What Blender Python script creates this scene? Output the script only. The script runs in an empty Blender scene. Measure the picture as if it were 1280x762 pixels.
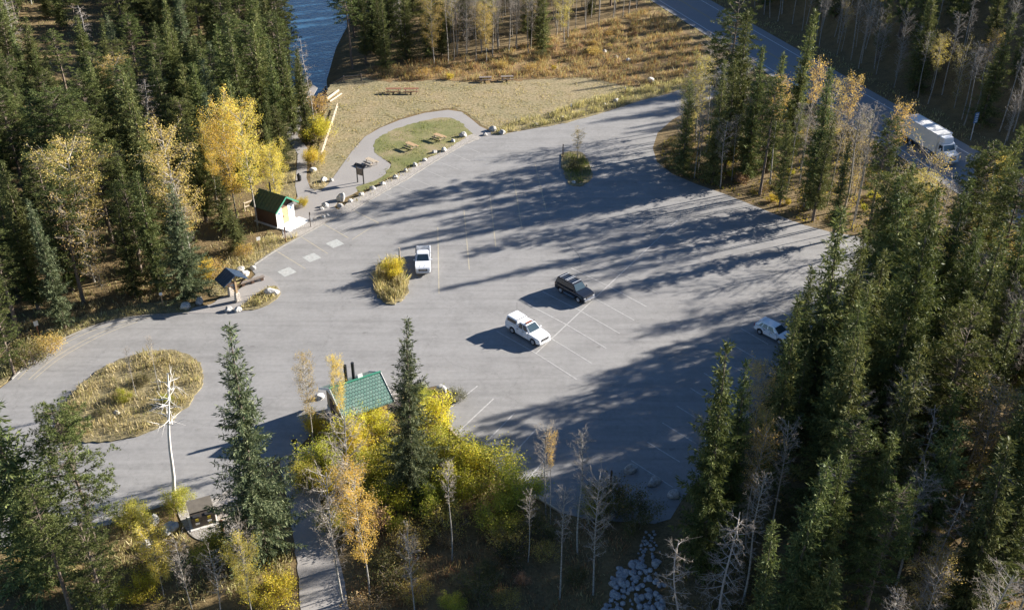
import bpy, bmesh, math, random
import numpy as np
from mathutils import Vector, Matrix, noise
from mathutils.geometry import tessellate_polygon
R = math.radians; PI = math.pi
random.seed(7); rng = np.random.default_rng(7)
sc = bpy.context.scene
COL = sc.collection
# ------------------------------------------------------------------ camera
FPX, PITCH, CH = 1300.0, R(31.5), 62.5
cs, sn = math.cos(PITCH), math.sin(PITCH)
cam = bpy.data.objects.new('camera', bpy.data.cameras.new('camera')); COL.objects.link(cam)
cam.location = (0, 0, CH); cam.rotation_euler = (PI/2 - PITCH, 0, 0)
cam.data.sensor_width = 36; cam.data.lens = 36*FPX/1280; cam.data.clip_start = 0.5; cam.data.clip_end = 3000
sc.camera = cam
def G(px, py, z=0.0):
    """place surveyed from the photo: picture point -> ground (x, y) at height z"""
    x, y = px-640, py-381
    t = (CH-z)/(FPX*sn + y*cs)
    return (x*t, (FPX*cs - y*sn)*t)
def V(px, py, z=0.0):
    a = G(px, py, z); return Vector((a[0], a[1], z))
def hgt(base, toppy):
    """height of an upright thing standing at picture point base with its top at row toppy"""
    f = G(*base)[1]; y = toppy-381
    return CH - f*(FPX*sn + y*cs)/(FPX*cs - y*sn)
def proj(x, y, z):
    d = y*cs + (CH-z)*sn
    return (640 + FPX*x/d, 381 + FPX*((CH-z)*cs - y*sn)/d)
# ------------------------------------------------------------------ world, sun
SUN_AZ, SUN_EL = R(23.5), R(20.5)          # azimuth measured from +x towards +y
w = bpy.data.worlds.new('World'); sc.world = w; w.use_nodes = True
nt = w.node_tree; bg = nt.nodes['Background']
sky = nt.nodes.new('ShaderNodeTexSky'); sky.sky_type = 'NISHITA'; sky.sun_disc = False
sky.sun_elevation = SUN_EL; sky.sun_rotation = PI/2 - SUN_AZ
sky.air_density = 1.0; sky.dust_density = 0.0; sky.ozone_density = 4.5; sky.altitude = 1400
nt.links.new(sky.outputs[0], bg.inputs[0]); bg.inputs[1].default_value = 0.05
sl = bpy.data.lights.new('sun', 'SUN'); sl.energy = 5.0; sl.angle = R(0.53); sl.color = (1.0, 0.94, 0.86)
so = bpy.data.objects.new('sun', sl); COL.objects.link(so)
sd = Vector((math.cos(SUN_AZ)*math.cos(SUN_EL), math.sin(SUN_AZ)*math.cos(SUN_EL), math.sin(SUN_EL)))
so.rotation_euler = sd.to_track_quat('Z', 'Y').to_euler(); so.location = (60, 60, 80)
sc.view_settings.view_transform = 'Standard'; sc.view_settings.look = 'None'
sc.view_settings.exposure = 1.62; sc.view_settings.gamma = 1.0
# ------------------------------------------------------------------ materials
def nodes(m): m.use_nodes = True; return m.node_tree, m.node_tree.nodes, m.node_tree.links
def ramp(nn, stops):
    r = nn.new('ShaderNodeValToRGB'); e = r.color_ramp.elements
    while len(e) < len(stops): e.new(0.5)
    for i, (p, c) in enumerate(stops): e[i].position = p; e[i].color = (*c, 1)
    return r
def noise_n(nn, ll, scale, detail=6, rough=0.6, vec=None, dist=0.0):
    n = nn.new('ShaderNodeTexNoise'); n.inputs['Scale'].default_value = scale
    n.inputs['Detail'].default_value = detail; n.inputs['Roughness'].default_value = rough
    n.inputs['Distortion'].default_value = dist
    if vec is not None: ll.new(vec, n.inputs['Vector'])
    return n
def ground_mat(name, layers, rough=0.95, bump=0.0, bscale=4.0):
    """layers: list of (scale, stops) mixed; world-space noise so sheets never repeat"""
    m = bpy.data.materials.new(name); t, nn, ll = nodes(m); b = nn['Principled BSDF']
    geo = nn.new('ShaderNodeNewGeometry'); vec = geo.outputs['Position']
    cur = None
    for (scale, stops, amt) in layers:
        n = noise_n(nn, ll, scale, 7, 0.65, vec); r = ramp(nn, stops); ll.new(n.outputs[0], r.inputs[0])
        if cur is None: cur = r.outputs[0]
        else:
            mx = nn.new('ShaderNodeMixRGB'); mx.blend_type = 'OVERLAY' if amt < 0 else 'MIX'
            mx.inputs[0].default_value = abs(amt); ll.new(cur, mx.inputs[1]); ll.new(r.outputs[0], mx.inputs[2]); cur = mx.outputs[0]
    ll.new(cur, b.inputs['Base Color']); b.inputs['Roughness'].default_value = rough
    b.inputs['Specular IOR Level'].default_value = 0.25
    if bump:
        n = noise_n(nn, ll, bscale, 8, 0.7, vec); bp = nn.new('ShaderNodeBump'); bp.inputs['Strength'].default_value = 1.0
        bp.inputs['Distance'].default_value = bump; ll.new(n.outputs[0], bp.inputs['Height']); ll.new(bp.outputs[0], b.inputs['Normal'])
    return m
def plain(name, col, rough=0.6, metal=0.0, var=0.12, scale=3.0, coat=0.0, spec=0.5, bump=0.0):
    m = bpy.data.materials.new(name); t, nn, ll = nodes(m); b = nn['Principled BSDF']
    tc = nn.new('ShaderNodeTexCoord')
    n = noise_n(nn, ll, scale, 5, 0.6, tc.outputs['Object'])
    lo = tuple(max(0, c*(1-var)) for c in col); hi = tuple(min(1, c*(1+var)) for c in col)
    r = ramp(nn, [(0.3, lo), (0.7, hi)]); ll.new(n.outputs[0], r.inputs[0]); ll.new(r.outputs[0], b.inputs['Base Color'])
    b.inputs['Roughness'].default_value = rough; b.inputs['Metallic'].default_value = metal
    b.inputs['Coat Weight'].default_value = coat; b.inputs['Specular IOR Level'].default_value = spec
    if bump:
        bp = nn.new('ShaderNodeBump'); bp.inputs['Distance'].default_value = bump; ll.new(n.outputs[0], bp.inputs['Height']); ll.new(bp.outputs[0], b.inputs['Normal'])
    return m
def leaf_mat(name, cols, trans=0.3, objvar=0.25, rough=0.55, tscale=1.3):
    """colour differs from leaf cluster to leaf cluster and, a little, from tree to tree"""
    m = bpy.data.materials.new(name); t, nn, ll = nodes(m); b = nn['Principled BSDF']
    geo = nn.new('ShaderNodeNewGeometry'); oi = nn.new('ShaderNodeObjectInfo')
    n = len(cols); r = ramp(nn, [(i/(n-1), c) for i, c in enumerate(cols)])
    ll.new(geo.outputs['Random Per Island'], r.inputs[0])
    hs = nn.new('ShaderNodeHueSaturation')
    mr = nn.new('ShaderNodeMapRange'); mr.inputs[3].default_value = 1-objvar; mr.inputs[4].default_value = 1+objvar
    ll.new(oi.outputs['Random'], mr.inputs[0]); ll.new(mr.outputs[0], hs.inputs['Value'])
    mu = nn.new('ShaderNodeMath'); mu.operation = 'MULTIPLY'; mu.inputs[1].default_value = 7.31; ll.new(oi.outputs['Random'], mu.inputs[0])
    fr = nn.new('ShaderNodeMath'); fr.operation = 'FRACT'; ll.new(mu.outputs[0], fr.inputs[0])
    mh = nn.new('ShaderNodeMapRange'); mh.inputs[3].default_value = 0.5-0.018; mh.inputs[4].default_value = 0.5+0.018
    ll.new(fr.outputs[0], mh.inputs[0]); ll.new(mh.outputs[0], hs.inputs['Hue'])
    tc = nn.new('ShaderNodeTexCoord'); nz = noise_n(nn, ll, 1.1, 3, 0.6, tc.outputs['Object'])
    mv = nn.new('ShaderNodeMapRange'); mv.inputs[1].default_value = 0.3; mv.inputs[2].default_value = 0.7; mv.inputs[3].default_value = 0.62; mv.inputs[4].default_value = 1.38
    ll.new(nz.outputs[0], mv.inputs[0]); h2 = nn.new('ShaderNodeHueSaturation'); ll.new(mv.outputs[0], h2.inputs['Value']); ll.new(r.outputs[0], h2.inputs['Color'])
    ll.new(h2.outputs[0], hs.inputs['Color'])
    ll.new(hs.outputs[0], b.inputs['Base Color']); b.inputs['Roughness'].default_value = rough
    b.inputs['Specular IOR Level'].default_value = 0.08
    tr = nn.new('ShaderNodeBsdfTranslucent')
    g2 = nn.new('ShaderNodeMixRGB'); g2.blend_type = 'MULTIPLY'; g2.inputs[0].default_value = 1; g2.inputs[2].default_value = (tscale, tscale, tscale*0.7, 1)
    ll.new(hs.outputs[0], g2.inputs[1]); ll.new(g2.outputs[0], tr.inputs[0])
    mx = nn.new('ShaderNodeMixShader'); mx.inputs[0].default_value = trans
    ll.new(b.outputs[0], mx.inputs[1]); ll.new(tr.outputs[0], mx.inputs[2])
    ll.new(mx.outputs[0], nn['Material Output'].inputs[0])
    return m
M = {}
M['asphalt'] = ground_mat('asphalt', [
    (0.05, [(0.35, (0.228, 0.215, 0.198)), (0.65, (0.288, 0.272, 0.252))], 1),
    (0.30, [(0.40, (0.18, 0.175, 0.169)), (0.50, (0.27, 0.263, 0.255)), (0.62, (0.31, 0.30, 0.29))], 0.48),
    (2.0, [(0.36, (0.18, 0.176, 0.172)), (0.55, (0.29, 0.285, 0.278)), (0.72, (0.38, 0.37, 0.36))], 0.30),
    (14.0, [(0.3, (0.15, 0.147, 0.143)), (0.7, (0.38, 0.372, 0.362))], 0.32)], 0.9, 0.012, 30)
def wear(m):
    """sealed cracks, wheel-worn streaks and small stains of the old car park"""
    t, nn, ll = m.node_tree, m.node_tree.nodes, m.node_tree.links; b = nn['Principled BSDF']
    src = b.inputs['Base Color'].links[0].from_socket
    geo = nn.new('ShaderNodeNewGeometry'); nz = noise_n(nn, ll, 0.25, 5, 0.7, geo.outputs['Position'])
    ad = nn.new('ShaderNodeMixRGB'); ad.blend_type = 'ADD'; ad.inputs[0].default_value = 1.0
    sc2 = nn.new('ShaderNodeVectorMath'); sc2.operation = 'SCALE'; sc2.inputs['Scale'].default_value = 5.0; ll.new(nz.outputs['Color'], sc2.inputs[0])
    ad2 = nn.new('ShaderNodeVectorMath'); ll.new(geo.outputs['Position'], ad2.inputs[0]); ll.new(sc2.outputs[0], ad2.inputs[1])
    vo = nn.new('ShaderNodeTexVoronoi'); vo.feature = 'DISTANCE_TO_EDGE'; vo.inputs['Scale'].default_value = 0.075; ll.new(ad2.outputs[0], vo.inputs['Vector'])
    r = ramp(nn, [(0.0, (0.62, 0.62, 0.62)), (0.006, (1, 1, 1))]); ll.new(vo.outputs['Distance'], r.inputs[0])
    m1 = nn.new('ShaderNodeMixRGB'); m1.blend_type = 'MULTIPLY'; m1.inputs[0].default_value = 0.4; ll.new(src, m1.inputs[1]); ll.new(r.outputs[0], m1.inputs[2])
    mp = nn.new('ShaderNodeMapping'); mp.inputs['Rotation'].default_value = (0, 0, 0.7); mp.inputs['Scale'].default_value = (0.05, 0.9, 1); ll.new(geo.outputs['Position'], mp.inputs[0])
    n2 = noise_n(nn, ll, 1.0, 4, 0.6, mp.outputs[0], 0.6); r2 = ramp(nn, [(0.36, (0.84, 0.84, 0.84)), (0.52, (1, 1, 1)), (0.7, (1.08, 1.08, 1.08))]); ll.new(n2.outputs[0], r2.inputs[0])
    m2 = nn.new('ShaderNodeMixRGB'); m2.blend_type = 'MULTIPLY'; m2.inputs[0].default_value = 0.7; ll.new(m1.outputs[0], m2.inputs[1]); ll.new(r2.outputs[0], m2.inputs[2])
    n3 = noise_n(nn, ll, 0.7, 3, 0.5, geo.outputs['Position']); r3 = ramp(nn, [(0.70, (1, 1, 1)), (0.78, (0.72, 0.71, 0.70))]); ll.new(n3.outputs[0], r3.inputs[0])
    m3 = nn.new('ShaderNodeMixRGB'); m3.blend_type = 'MULTIPLY'; m3.inputs[0].default_value = 1.0; ll.new(m2.outputs[0], m3.inputs[1]); ll.new(r3.outputs[0], m3.inputs[2])
    ll.new(m3.outputs[0], b.inputs['Base Color'])
wear(M['asphalt'])
M['highway'] = ground_mat('highway_asphalt', [
    (0.1, [(0.3, (0.24, 0.24, 0.24)), (0.7, (0.29, 0.29, 0.29))], 1), (9.0, [(0.3, (0.18, 0.18, 0.18)), (0.7, (0.33, 0.33, 0.33))], 0.35)], 0.85)
M['path'] = ground_mat('path', [
    (0.2, [(0.3, (0.27, 0.25, 0.235)), (0.7, (0.34, 0.32, 0.30))], 1), (8.0, [(0.3, (0.19, 0.18, 0.17)), (0.7, (0.38, 0.36, 0.34))], 0.4)], 0.95, 0.01, 20)
M['gravel'] = ground_mat('gravel', [
    (1.2, [(0.3, (0.30, 0.26, 0.21)), (0.7, (0.42, 0.38, 0.33))], 1), (9.0, [(0.35, (0.10, 0.09, 0.08)), (0.62, (0.55, 0.52, 0.48))], 0.6)], 0.95, 0.06, 8)
M['terrain'] = ground_mat('forest_floor', [
    (0.05, [(0.3, (0.10, 0.075, 0.04)), (0.5, (0.17, 0.12, 0.06)), (0.7, (0.13, 0.12, 0.05))], 1),
    (0.6, [(0.35, (0.05, 0.045, 0.022)), (0.5, (0.20, 0.13, 0.05)), (0.68, (0.32, 0.21, 0.09))], 0.5),
    (5.0, [(0.35, (0.04, 0.035, 0.02)), (0.65, (0.27, 0.2, 0.1))], 0.4)], 1.0, 0.12, 3)
M['meadow'] = ground_mat('meadow', [
    (0.045, [(0.38, (0.19, 0.165, 0.08)), (0.62, (0.29, 0.225, 0.125))], 1),
    (0.22, [(0.38, (0.13, 0.135, 0.055)), (0.62, (0.36, 0.26, 0.15))], 0.5),
    (2.2, [(0.38, (0.09, 0.08, 0.035)), (0.56, (0.40, 0.33, 0.20))], 0.45)], 1.0, 0.08, 3)
M['lawn'] = ground_mat('lawn', [
    (0.18, [(0.38, (0.135, 0.15, 0.05)), (0.50, (0.21, 0.195, 0.085)), (0.62, (0.34, 0.26, 0.16))], 1),
    (4.0, [(0.35, (0.08, 0.1, 0.02)), (0.65, (0.27, 0.25, 0.12))], 0.35)], 1.0, 0.05, 5)
M['redmeadow'] = ground_mat('autumn_meadow', [
    (0.09, [(0.36, (0.15, 0.085, 0.04)), (0.5, (0.30, 0.165, 0.065)), (0.62, (0.32, 0.25, 0.11))], 1),
    (0.7, [(0.38, (0.09, 0.06, 0.035)), (0.62, (0.34, 0.24, 0.13))], 0.5),
    (5.0, [(0.35, (0.07, 0.045, 0.02)), (0.65, (0.42, 0.3, 0.14))], 0.4)], 1.0, 0.2, 3)
M['verge'] = ground_mat('verge', [
    (0.3, [(0.35, (0.16, 0.14, 0.075)), (0.65, (0.32, 0.27, 0.15))], 1), (4.0, [(0.35, (0.08, 0.065, 0.03)), (0.65, (0.4, 0.32, 0.17))], 0.5)], 1.0, 0.12, 3)
M['concrete'] = plain('concrete', (0.62, 0.59, 0.55), 0.9, var=0.12, scale=2)
M['kerb'] = plain('kerb_concrete', (0.25, 0.235, 0.21), 0.9, var=0.25, scale=3)
def paint_mat(name, col, base=(0.26, 0.25, 0.235), lo=0.42, hi=0.56):
    m = bpy.data.materials.new(name); t, nn, ll = nodes(m); b = nn['Principled BSDF']
    geo = nn.new('ShaderNodeNewGeometry')
    n = noise_n(nn, ll, 3.0, 8, 0.75, geo.outputs['Position']); r = ramp(nn, [(lo, base), (hi, col)])
    ll.new(n.outputs[0], r.inputs[0]); ll.new(r.outputs[0], b.inputs['Base Color']); b.inputs['Roughness'].default_value = 0.8
    return m
M['white_paint'] = paint_mat('white_line_paint', (0.49, 0.475, 0.455), lo=0.3, hi=0.6)
M['faint_paint'] = paint_mat('worn_white_paint', (0.41, 0.395, 0.375), lo=0.3, hi=0.7)
M['yellow_paint'] = paint_mat('worn_yellow_paint', (0.47, 0.40, 0.26), lo=0.3, hi=0.66)
M['hw_white'] = paint_mat('road_white_paint', (0.75, 0.75, 0.75), (0.18, 0.18, 0.18), 0.2, 0.5)
M['hw_yellow'] = paint_mat('road_yellow_paint', (0.5, 0.36, 0.12), (0.18, 0.18, 0.18), 0.3, 0.6)
M['pad_paint'] = paint_mat('accessible_bay_paint', (0.44, 0.45, 0.425), lo=0.25, hi=0.6)
M['crack'] = plain('crack_sealant', (0.10, 0.10, 0.10), 0.7)
M['spruce'] = leaf_mat('spruce_needles', [(0.062, 0.078, 0.029), (0.102, 0.122, 0.044), (0.145, 0.160, 0.057), (0.22, 0.22, 0.084)], 0.18, 0.3)
M['bluespruce'] = leaf_mat('blue_spruce_needles', [(0.055, 0.078, 0.042), (0.09, 0.115, 0.060), (0.135, 0.155, 0.080), (0.20, 0.215, 0.115)], 0.15, 0.15)
M['pine'] = leaf_mat('pine_needles', [(0.052, 0.068, 0.022), (0.088, 0.106, 0.034), (0.124, 0.14, 0.044), (0.175, 0.18, 0.064)], 0.15, 0.25)
M['yleaf'] = leaf_mat('yellow_aspen_leaves', [(0.50, 0.35, 0.06), (0.68, 0.49, 0.10), (0.76, 0.60, 0.17), (0.54, 0.47, 0.11)], 0.4, 0.1)
M['oleaf'] = leaf_mat('orange_aspen_leaves', [(0.42, 0.29, 0.08), (0.56, 0.39, 0.11), (0.62, 0.46, 0.15), (0.44, 0.36, 0.13)], 0.4, 0.15)
M['pleaf'] = leaf_mat('pale_aspen_leaves', [(0.32, 0.26, 0.09), (0.52, 0.40, 0.13), (0.64, 0.50, 0.18), (0.38, 0.35, 0.10)], 0.35, 0.15)
M['bleaf'] = leaf_mat('brown_dry_leaves', [(0.26, 0.15, 0.07), (0.42, 0.27, 0.14), (0.5, 0.36, 0.2)], 0.3, 0.15)
M['gshrub'] = leaf_mat('green_shrub_leaves', [(0.17, 0.20, 0.035), (0.31, 0.33, 0.05), (0.48, 0.45, 0.07), (0.40, 0.34, 0.08)], 0.35, 0.2)
M['yshrub'] = leaf_mat('yellow_shrub_leaves', [(0.40, 0.35, 0.045), (0.62, 0.52, 0.065), (0.76, 0.63, 0.09), (0.34, 0.35, 0.055), (0.46, 0.29, 0.055)], 0.4, 0.15)
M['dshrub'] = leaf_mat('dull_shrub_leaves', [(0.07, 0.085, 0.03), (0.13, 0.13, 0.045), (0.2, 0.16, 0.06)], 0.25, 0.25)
M['grass'] = leaf_mat('dry_grass_blades', [(0.30, 0.26, 0.12), (0.44, 0.375, 0.19), (0.54, 0.47, 0.28), (0.25, 0.27, 0.09)], 0.35, 0.0)
M['greengrass'] = leaf_mat('short_grass_blades', [(0.12, 0.15, 0.035), (0.2, 0.22, 0.06), (0.34, 0.29, 0.12)], 0.3, 0.0)
M['redgrass'] = leaf_mat('russet_grass_blades', [(0.20, 0.115, 0.065), (0.36, 0.19, 0.09), (0.46, 0.33, 0.16), (0.42, 0.36, 0.19), (0.22, 0.23, 0.10)], 0.3, 0.0)
M['litter'] = leaf_mat('fallen_leaf_ground_cover', [(0.36, 0.22, 0.05), (0.24, 0.20, 0.05), (0.44, 0.32, 0.08), (0.14, 0.11, 0.05)], 0.3, 0.0)
M['bark'] = plain('conifer_bark', (0.17, 0.13, 0.10), 0.95, var=0.4, scale=6)
M['greybark'] = plain('grey_dead_bark', (0.36, 0.33, 0.30), 0.9, var=0.25, scale=6)
M['whitebark'] = plain('white_bleached_wood', (0.72, 0.68, 0.62), 0.9, var=0.15, scale=4)
def aspen_bark():
    m = bpy.data.materials.new('aspen_bark'); t, nn, ll = nodes(m); b = nn['Principled BSDF']
    tc = nn.new('ShaderNodeTexCoord'); mp = nn.new('ShaderNodeMapping'); mp.inputs['Scale'].default_value = (2, 2, 5)
    ll.new(tc.outputs['Object'], mp.inputs[0]); n = noise_n(nn, ll, 1.5, 6, 0.7, mp.outputs[0])
    r = ramp(nn, [(0.36, (0.09, 0.08, 0.065)), (0.47, (0.30, 0.275, 0.235)), (0.7, (0.46, 0.43, 0.37))])
    ll.new(n.outputs[0], r.inputs[0]); ll.new(r.outputs[0], b.inputs['Base Color']); b.inputs['Roughness'].default_value = 0.85
    return m
M['aspenbark'] = aspen_bark()
M['twig'] = plain('bare_twigs', (0.34, 0.29, 0.235), 0.9, var=0.3, scale=3)
M['stem'] = plain('shrub_stems', (0.22, 0.17, 0.13), 0.9, var=0.3, scale=3)
M['rock'] = plain('boulder_stone', (0.40, 0.385, 0.36), 0.9, var=0.45, scale=2.2, bump=0.08)
M['palerock'] = plain('pale_boulder_stone', (0.50, 0.48, 0.44), 0.9, var=0.45, scale=2.2, bump=0.08)
M['riprap'] = plain('riprap_stone', (0.33, 0.33, 0.335), 0.9, var=0.4, scale=1.7, bump=0.05)
M['white_car'] = plain('white_car_paint', (0.80, 0.81, 0.82), 0.25, var=0.02, coat=0.8)
M['black_car'] = plain('black_car_paint', (0.012, 0.013, 0.017), 0.2, var=0.05, coat=1.0)
M['glass'] = plain('dark_car_glass', (0.02, 0.027, 0.035), 0.06, var=0.1, spec=0.8)
M['windshield'] = plain('windshield_glass', (0.05, 0.075, 0.09), 0.05, var=0.1, spec=1.0)
M['tyre'] = plain('tyre_rubber', (0.02, 0.02, 0.02), 0.9)
M['rim'] = plain('alloy_rim', (0.45, 0.45, 0.46), 0.35, 0.7)
M['trim'] = plain('black_plastic_trim', (0.03, 0.03, 0.032), 0.6)
M['chrome'] = plain('chrome', (0.75, 0.76, 0.78), 0.2, 1.0)
M['silver'] = plain('silver_metal', (0.62, 0.63, 0.65), 0.4, 0.3)
M['tail'] = plain('red_lamp_lens', (0.45, 0.02, 0.02), 0.3)
M['headlamp'] = plain('clear_lamp_lens', (0.6, 0.62, 0.65), 0.15)
M['orange'] = plain('amber_lightbar', (0.30, 0.09, 0.04), 0.4)
M['bedliner'] = plain('grey_bed_liner', (0.20, 0.20, 0.21), 0.7)
M['wood_dark'] = plain('dark_brown_timber', (0.10, 0.055, 0.035), 0.8, var=0.3, scale=5)
M['wood_red'] = plain('red_brown_timber', (0.24, 0.11, 0.06), 0.8, var=0.25, scale=5)
M['wood_tan'] = plain('tan_timber', (0.46, 0.31, 0.17), 0.8, var=0.2, scale=5)
M['wood_pale'] = plain('weathered_pale_timber', (0.46, 0.38, 0.28), 0.85, var=0.25, scale=5)
M['wood_grey'] = plain('weathered_grey_timber', (0.22, 0.18, 0.15), 0.9, var=0.25, scale=5)
M['white_board'] = plain('white_painted_board', (0.80, 0.78, 0.74), 0.7, var=0.05)
M['blue_sign'] = plain('blue_sign_panel', (0.10, 0.22, 0.42), 0.5)
M['black_metal'] = plain('black_metal', (0.018, 0.018, 0.02), 0.5)
M['bin_brown'] = plain('brown_bin_steel', (0.075, 0.06, 0.045), 0.45, 0.2, var=0.3)
M['bin_lid'] = plain('olive_bin_lid', (0.19, 0.165, 0.13), 0.35, 0.2, var=0.15)
M['yellow_label'] = plain('yellow_label', (0.62, 0.48, 0.04), 0.6)
M['slate_roof'] = plain('dark_blue_metal_roof', (0.055, 0.085, 0.135), 0.35, 0.3, var=0.15)
M['stone_pillar'] = plain('stone_pillar', (0.55, 0.49, 0.42), 0.9, var=0.5, scale=7, bump=0.05)
def tile_roof(name, c1, c2, sx=2.2, sy=2.2):
    m = bpy.data.materials.new(name); t, nn, ll = nodes(m); b = nn['Principled BSDF']
    uv = nn.new('ShaderNodeUVMap'); br = nn.new('ShaderNodeTexBrick'); br.offset = 0.5
    br.inputs['Color1'].default_value = (*c1, 1); br.inputs['Color2'].default_value = (*c2, 1)
    br.inputs['Mortar'].default_value = (c1[0]*0.25, c1[1]*0.3, c1[2]*0.3, 1)
    br.inputs['Scale'].default_value = 1.0; br.inputs['Mortar Size'].default_value = 0.035; br.inputs['Mortar Smooth'].default_value = 0.4
    br.inputs['Brick Width'].default_value = 0.30; br.inputs['Row Height'].default_value = 0.36
    ll.new(uv.outputs[0], br.inputs['Vector']); ll.new(br.outputs['Color'], b.inputs['Base Color'])
    bp = nn.new('ShaderNodeBump'); bp.inputs['Distance'].default_value = 0.03; bp.invert = True
    ll.new(br.outputs['Fac'], bp.inputs['Height']); ll.new(bp.outputs[0], b.inputs['Normal'])
    b.inputs['Roughness'].default_value = 0.4
    return m
M['green_tile'] = tile_roof('green_metal_tile_roof', (0.11, 0.205, 0.165), (0.165, 0.26, 0.215))
M['green_roof'] = plain('dark_green_metal_roof', (0.010, 0.05, 0.034), 0.4, 0.1)
M['green_trim'] = plain('green_fascia', (0.055, 0.24, 0.15), 0.5)
M['water'] = plain('river_water', (0.03, 0.085, 0.15), 0.08, var=0.3, scale=0.2, spec=0.6)
# river ripples
def ripples():
    m = M['water']; nn = m.node_tree.nodes; ll = m.node_tree.links; b = nn['Principled BSDF']
    g = nn.new('ShaderNodeNewGeometry'); n = noise_n(nn, ll, 1.2, 6, 0.6, g.outputs['Position'], 0.5)
    bp = nn.new('ShaderNodeBump'); bp.inputs['Distance'].default_value = 0.10; ll.new(n.outputs[0], bp.inputs['Height']); ll.new(bp.outputs[0], b.inputs['Normal'])
ripples()
# ------------------------------------------------------------------ object helpers
def tag(o, label=None, cat=None, group=None, kind=None):
    if label: o['label'] = label
    if cat: o['category'] = cat
    if group: o['group'] = group
    if kind: o['kind'] = kind
    return o
def empty(name, loc, rz=0.0, label=None, cat=None, group=None):
    o = bpy.data.objects.new(name, None); COL.objects.link(o); o.location = loc; o.rotation_euler = (0, 0, rz)
    o.empty_display_size = 0.3
    return tag(o, label, cat, group)
def link(name, me, parent=None, loc=None):
    o = bpy.data.objects.new(name, me); COL.objects.link(o)
    if parent is not None: o.parent = parent
    if loc is not None: o.location = loc
    return o
def mesh_np(name, verts, quads, mat, smooth=False, tris=None):
    """fast mesh from numpy arrays; quads (n,4) or None, tris (n,3) or None"""
    me = bpy.data.meshes.new(name)
    nv = len(verts); me.vertices.add(nv); me.vertices.foreach_set('co', np.asarray(verts, np.float32).ravel())
    loops = []; starts = []; tot = []; s = 0
    if quads is not None and len(quads):
        q = np.asarray(quads, np.int32); loops.append(q.ravel()); starts.append(s+np.arange(len(q))*4); s += len(q)*4; tot.append(np.full(len(q), 4))
    if tris is not None and len(tris):
        q = np.asarray(tris, np.int32); loops.append(q.ravel()); starts.append(s+np.arange(len(q))*3); s += len(q)*3; tot.append(np.full(len(q), 3))
    loops = np.concatenate(loops); starts = np.concatenate(starts)
    me.loops.add(len(loops)); me.loops.foreach_set('vertex_index', loops.astype(np.int32))
    me.polygons.add(len(starts)); me.polygons.foreach_set('loop_start', starts.astype(np.int32))
    if smooth: me.polygons.foreach_set('use_smooth', np.ones(len(starts), bool))
    me.materials.append(M[mat]); me.update(calc_edges=True); me.validate()
    return me
class MB:
    """collects solid shapes for one part"""
    def __init__(s): s.bm = bmesh.new()
    def box(s, c, d, rz=0.0, taper=1.0, m=None):
        ge = bmesh.ops.create_cube(s.bm, size=1.0)
        for v in ge['verts']:
            k = taper if v.co.z > 0 else 1.0
            v.co = Vector((v.co.x*d[0]*k, v.co.y*d[1]*k, v.co.z*d[2]))
            if m is not None: v.co = m @ v.co
            elif rz: v.co = Matrix.Rotation(rz, 3, 'Z') @ v.co
            v.co += Vector(c)
        return s
    def bar(s, a, b, w, h=None):
        a, b = Vector(a), Vector(b); h = h or w; d = b-a
        q = d.to_track_quat('X', 'Z').to_matrix()
        return s.box((a+b)/2, (d.length, w, h), m=q)
    def tube(s, a, b, r1, r2=None, n=10, caps=True):
        a, b = Vector(a), Vector(b); r2 = r1 if r2 is None else r2; d = b-a
        q = d.to_track_quat('Z', 'Y').to_matrix()
        ge = bmesh.ops.create_cone(s.bm, cap_ends=caps, segments=n, radius1=r1, radius2=r2, depth=d.length)
        for v in ge['verts']: v.co = q @ v.co + (a+b)/2
        return s
    def poly(s, pts):
        vs = [s.bm.verts.new(p) for p in pts]; s.bm.faces.new(vs); return s
    def slab(s, pts, th):
        """solid plate: polygon pts (3-D, planar) thickened by vector th"""
        th = Vector(th); a = [s.bm.verts.new(Vector(p)) for p in pts]; b = [s.bm.verts.new(Vector(p)+th) for p in pts]
        n = len(pts); s.bm.faces.new(a); s.bm.faces.new(list(reversed(b)))
        for i in range(n): s.bm.faces.new((a[i], b[i], b[(i+1) % n], a[(i+1) % n]))
        return s
    def build(s, name, mat, parent=None, bevel=0.0, smooth=False, uv=None):
        bmesh.ops.recalc_face_normals(s.bm, faces=s.bm.faces)
        if bevel:
            ed = [e for e in s.bm.edges if len(e.link_faces) == 2 and e.calc_face_angle(0) > R(35)]
            bmesh.ops.bevel(s.bm, geom=ed, offset=bevel, segments=2, affect='EDGES', clamp_overlap=True)
        me = bpy.data.meshes.new(name); s.bm.to_mesh(me); s.bm.free()
        if smooth:
            for p in me.polygons: p.use_smooth = True
        me.materials.append(M[mat]); o = link(name, me, parent)
        return o
def catmull(pts, closed=True, n=5):
    P = [Vector(p[:2]) for p in pts]; out = []; N = len(P)
    rngi = range(N) if closed else range(N-1)
    for i in rngi:
        p1, p2 = P[i], P[(i+1) % N]
        p0 = P[i-1] if (closed or i > 0) else p1; p3 = P[(i+2) % N] if (closed or i < N-2) else p2
        for k in range(n):
            t = k/n
            out.append(0.5*((2*p1)+(p2-p0)*t+(2*p0-5*p1+4*p2-p3)*t*t+(3*p1-p0-3*p2+p3)*t**3))
    if not closed: out.append(P[-1])
    return out
def gp(pts): return [G(*p) for p in pts]
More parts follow.
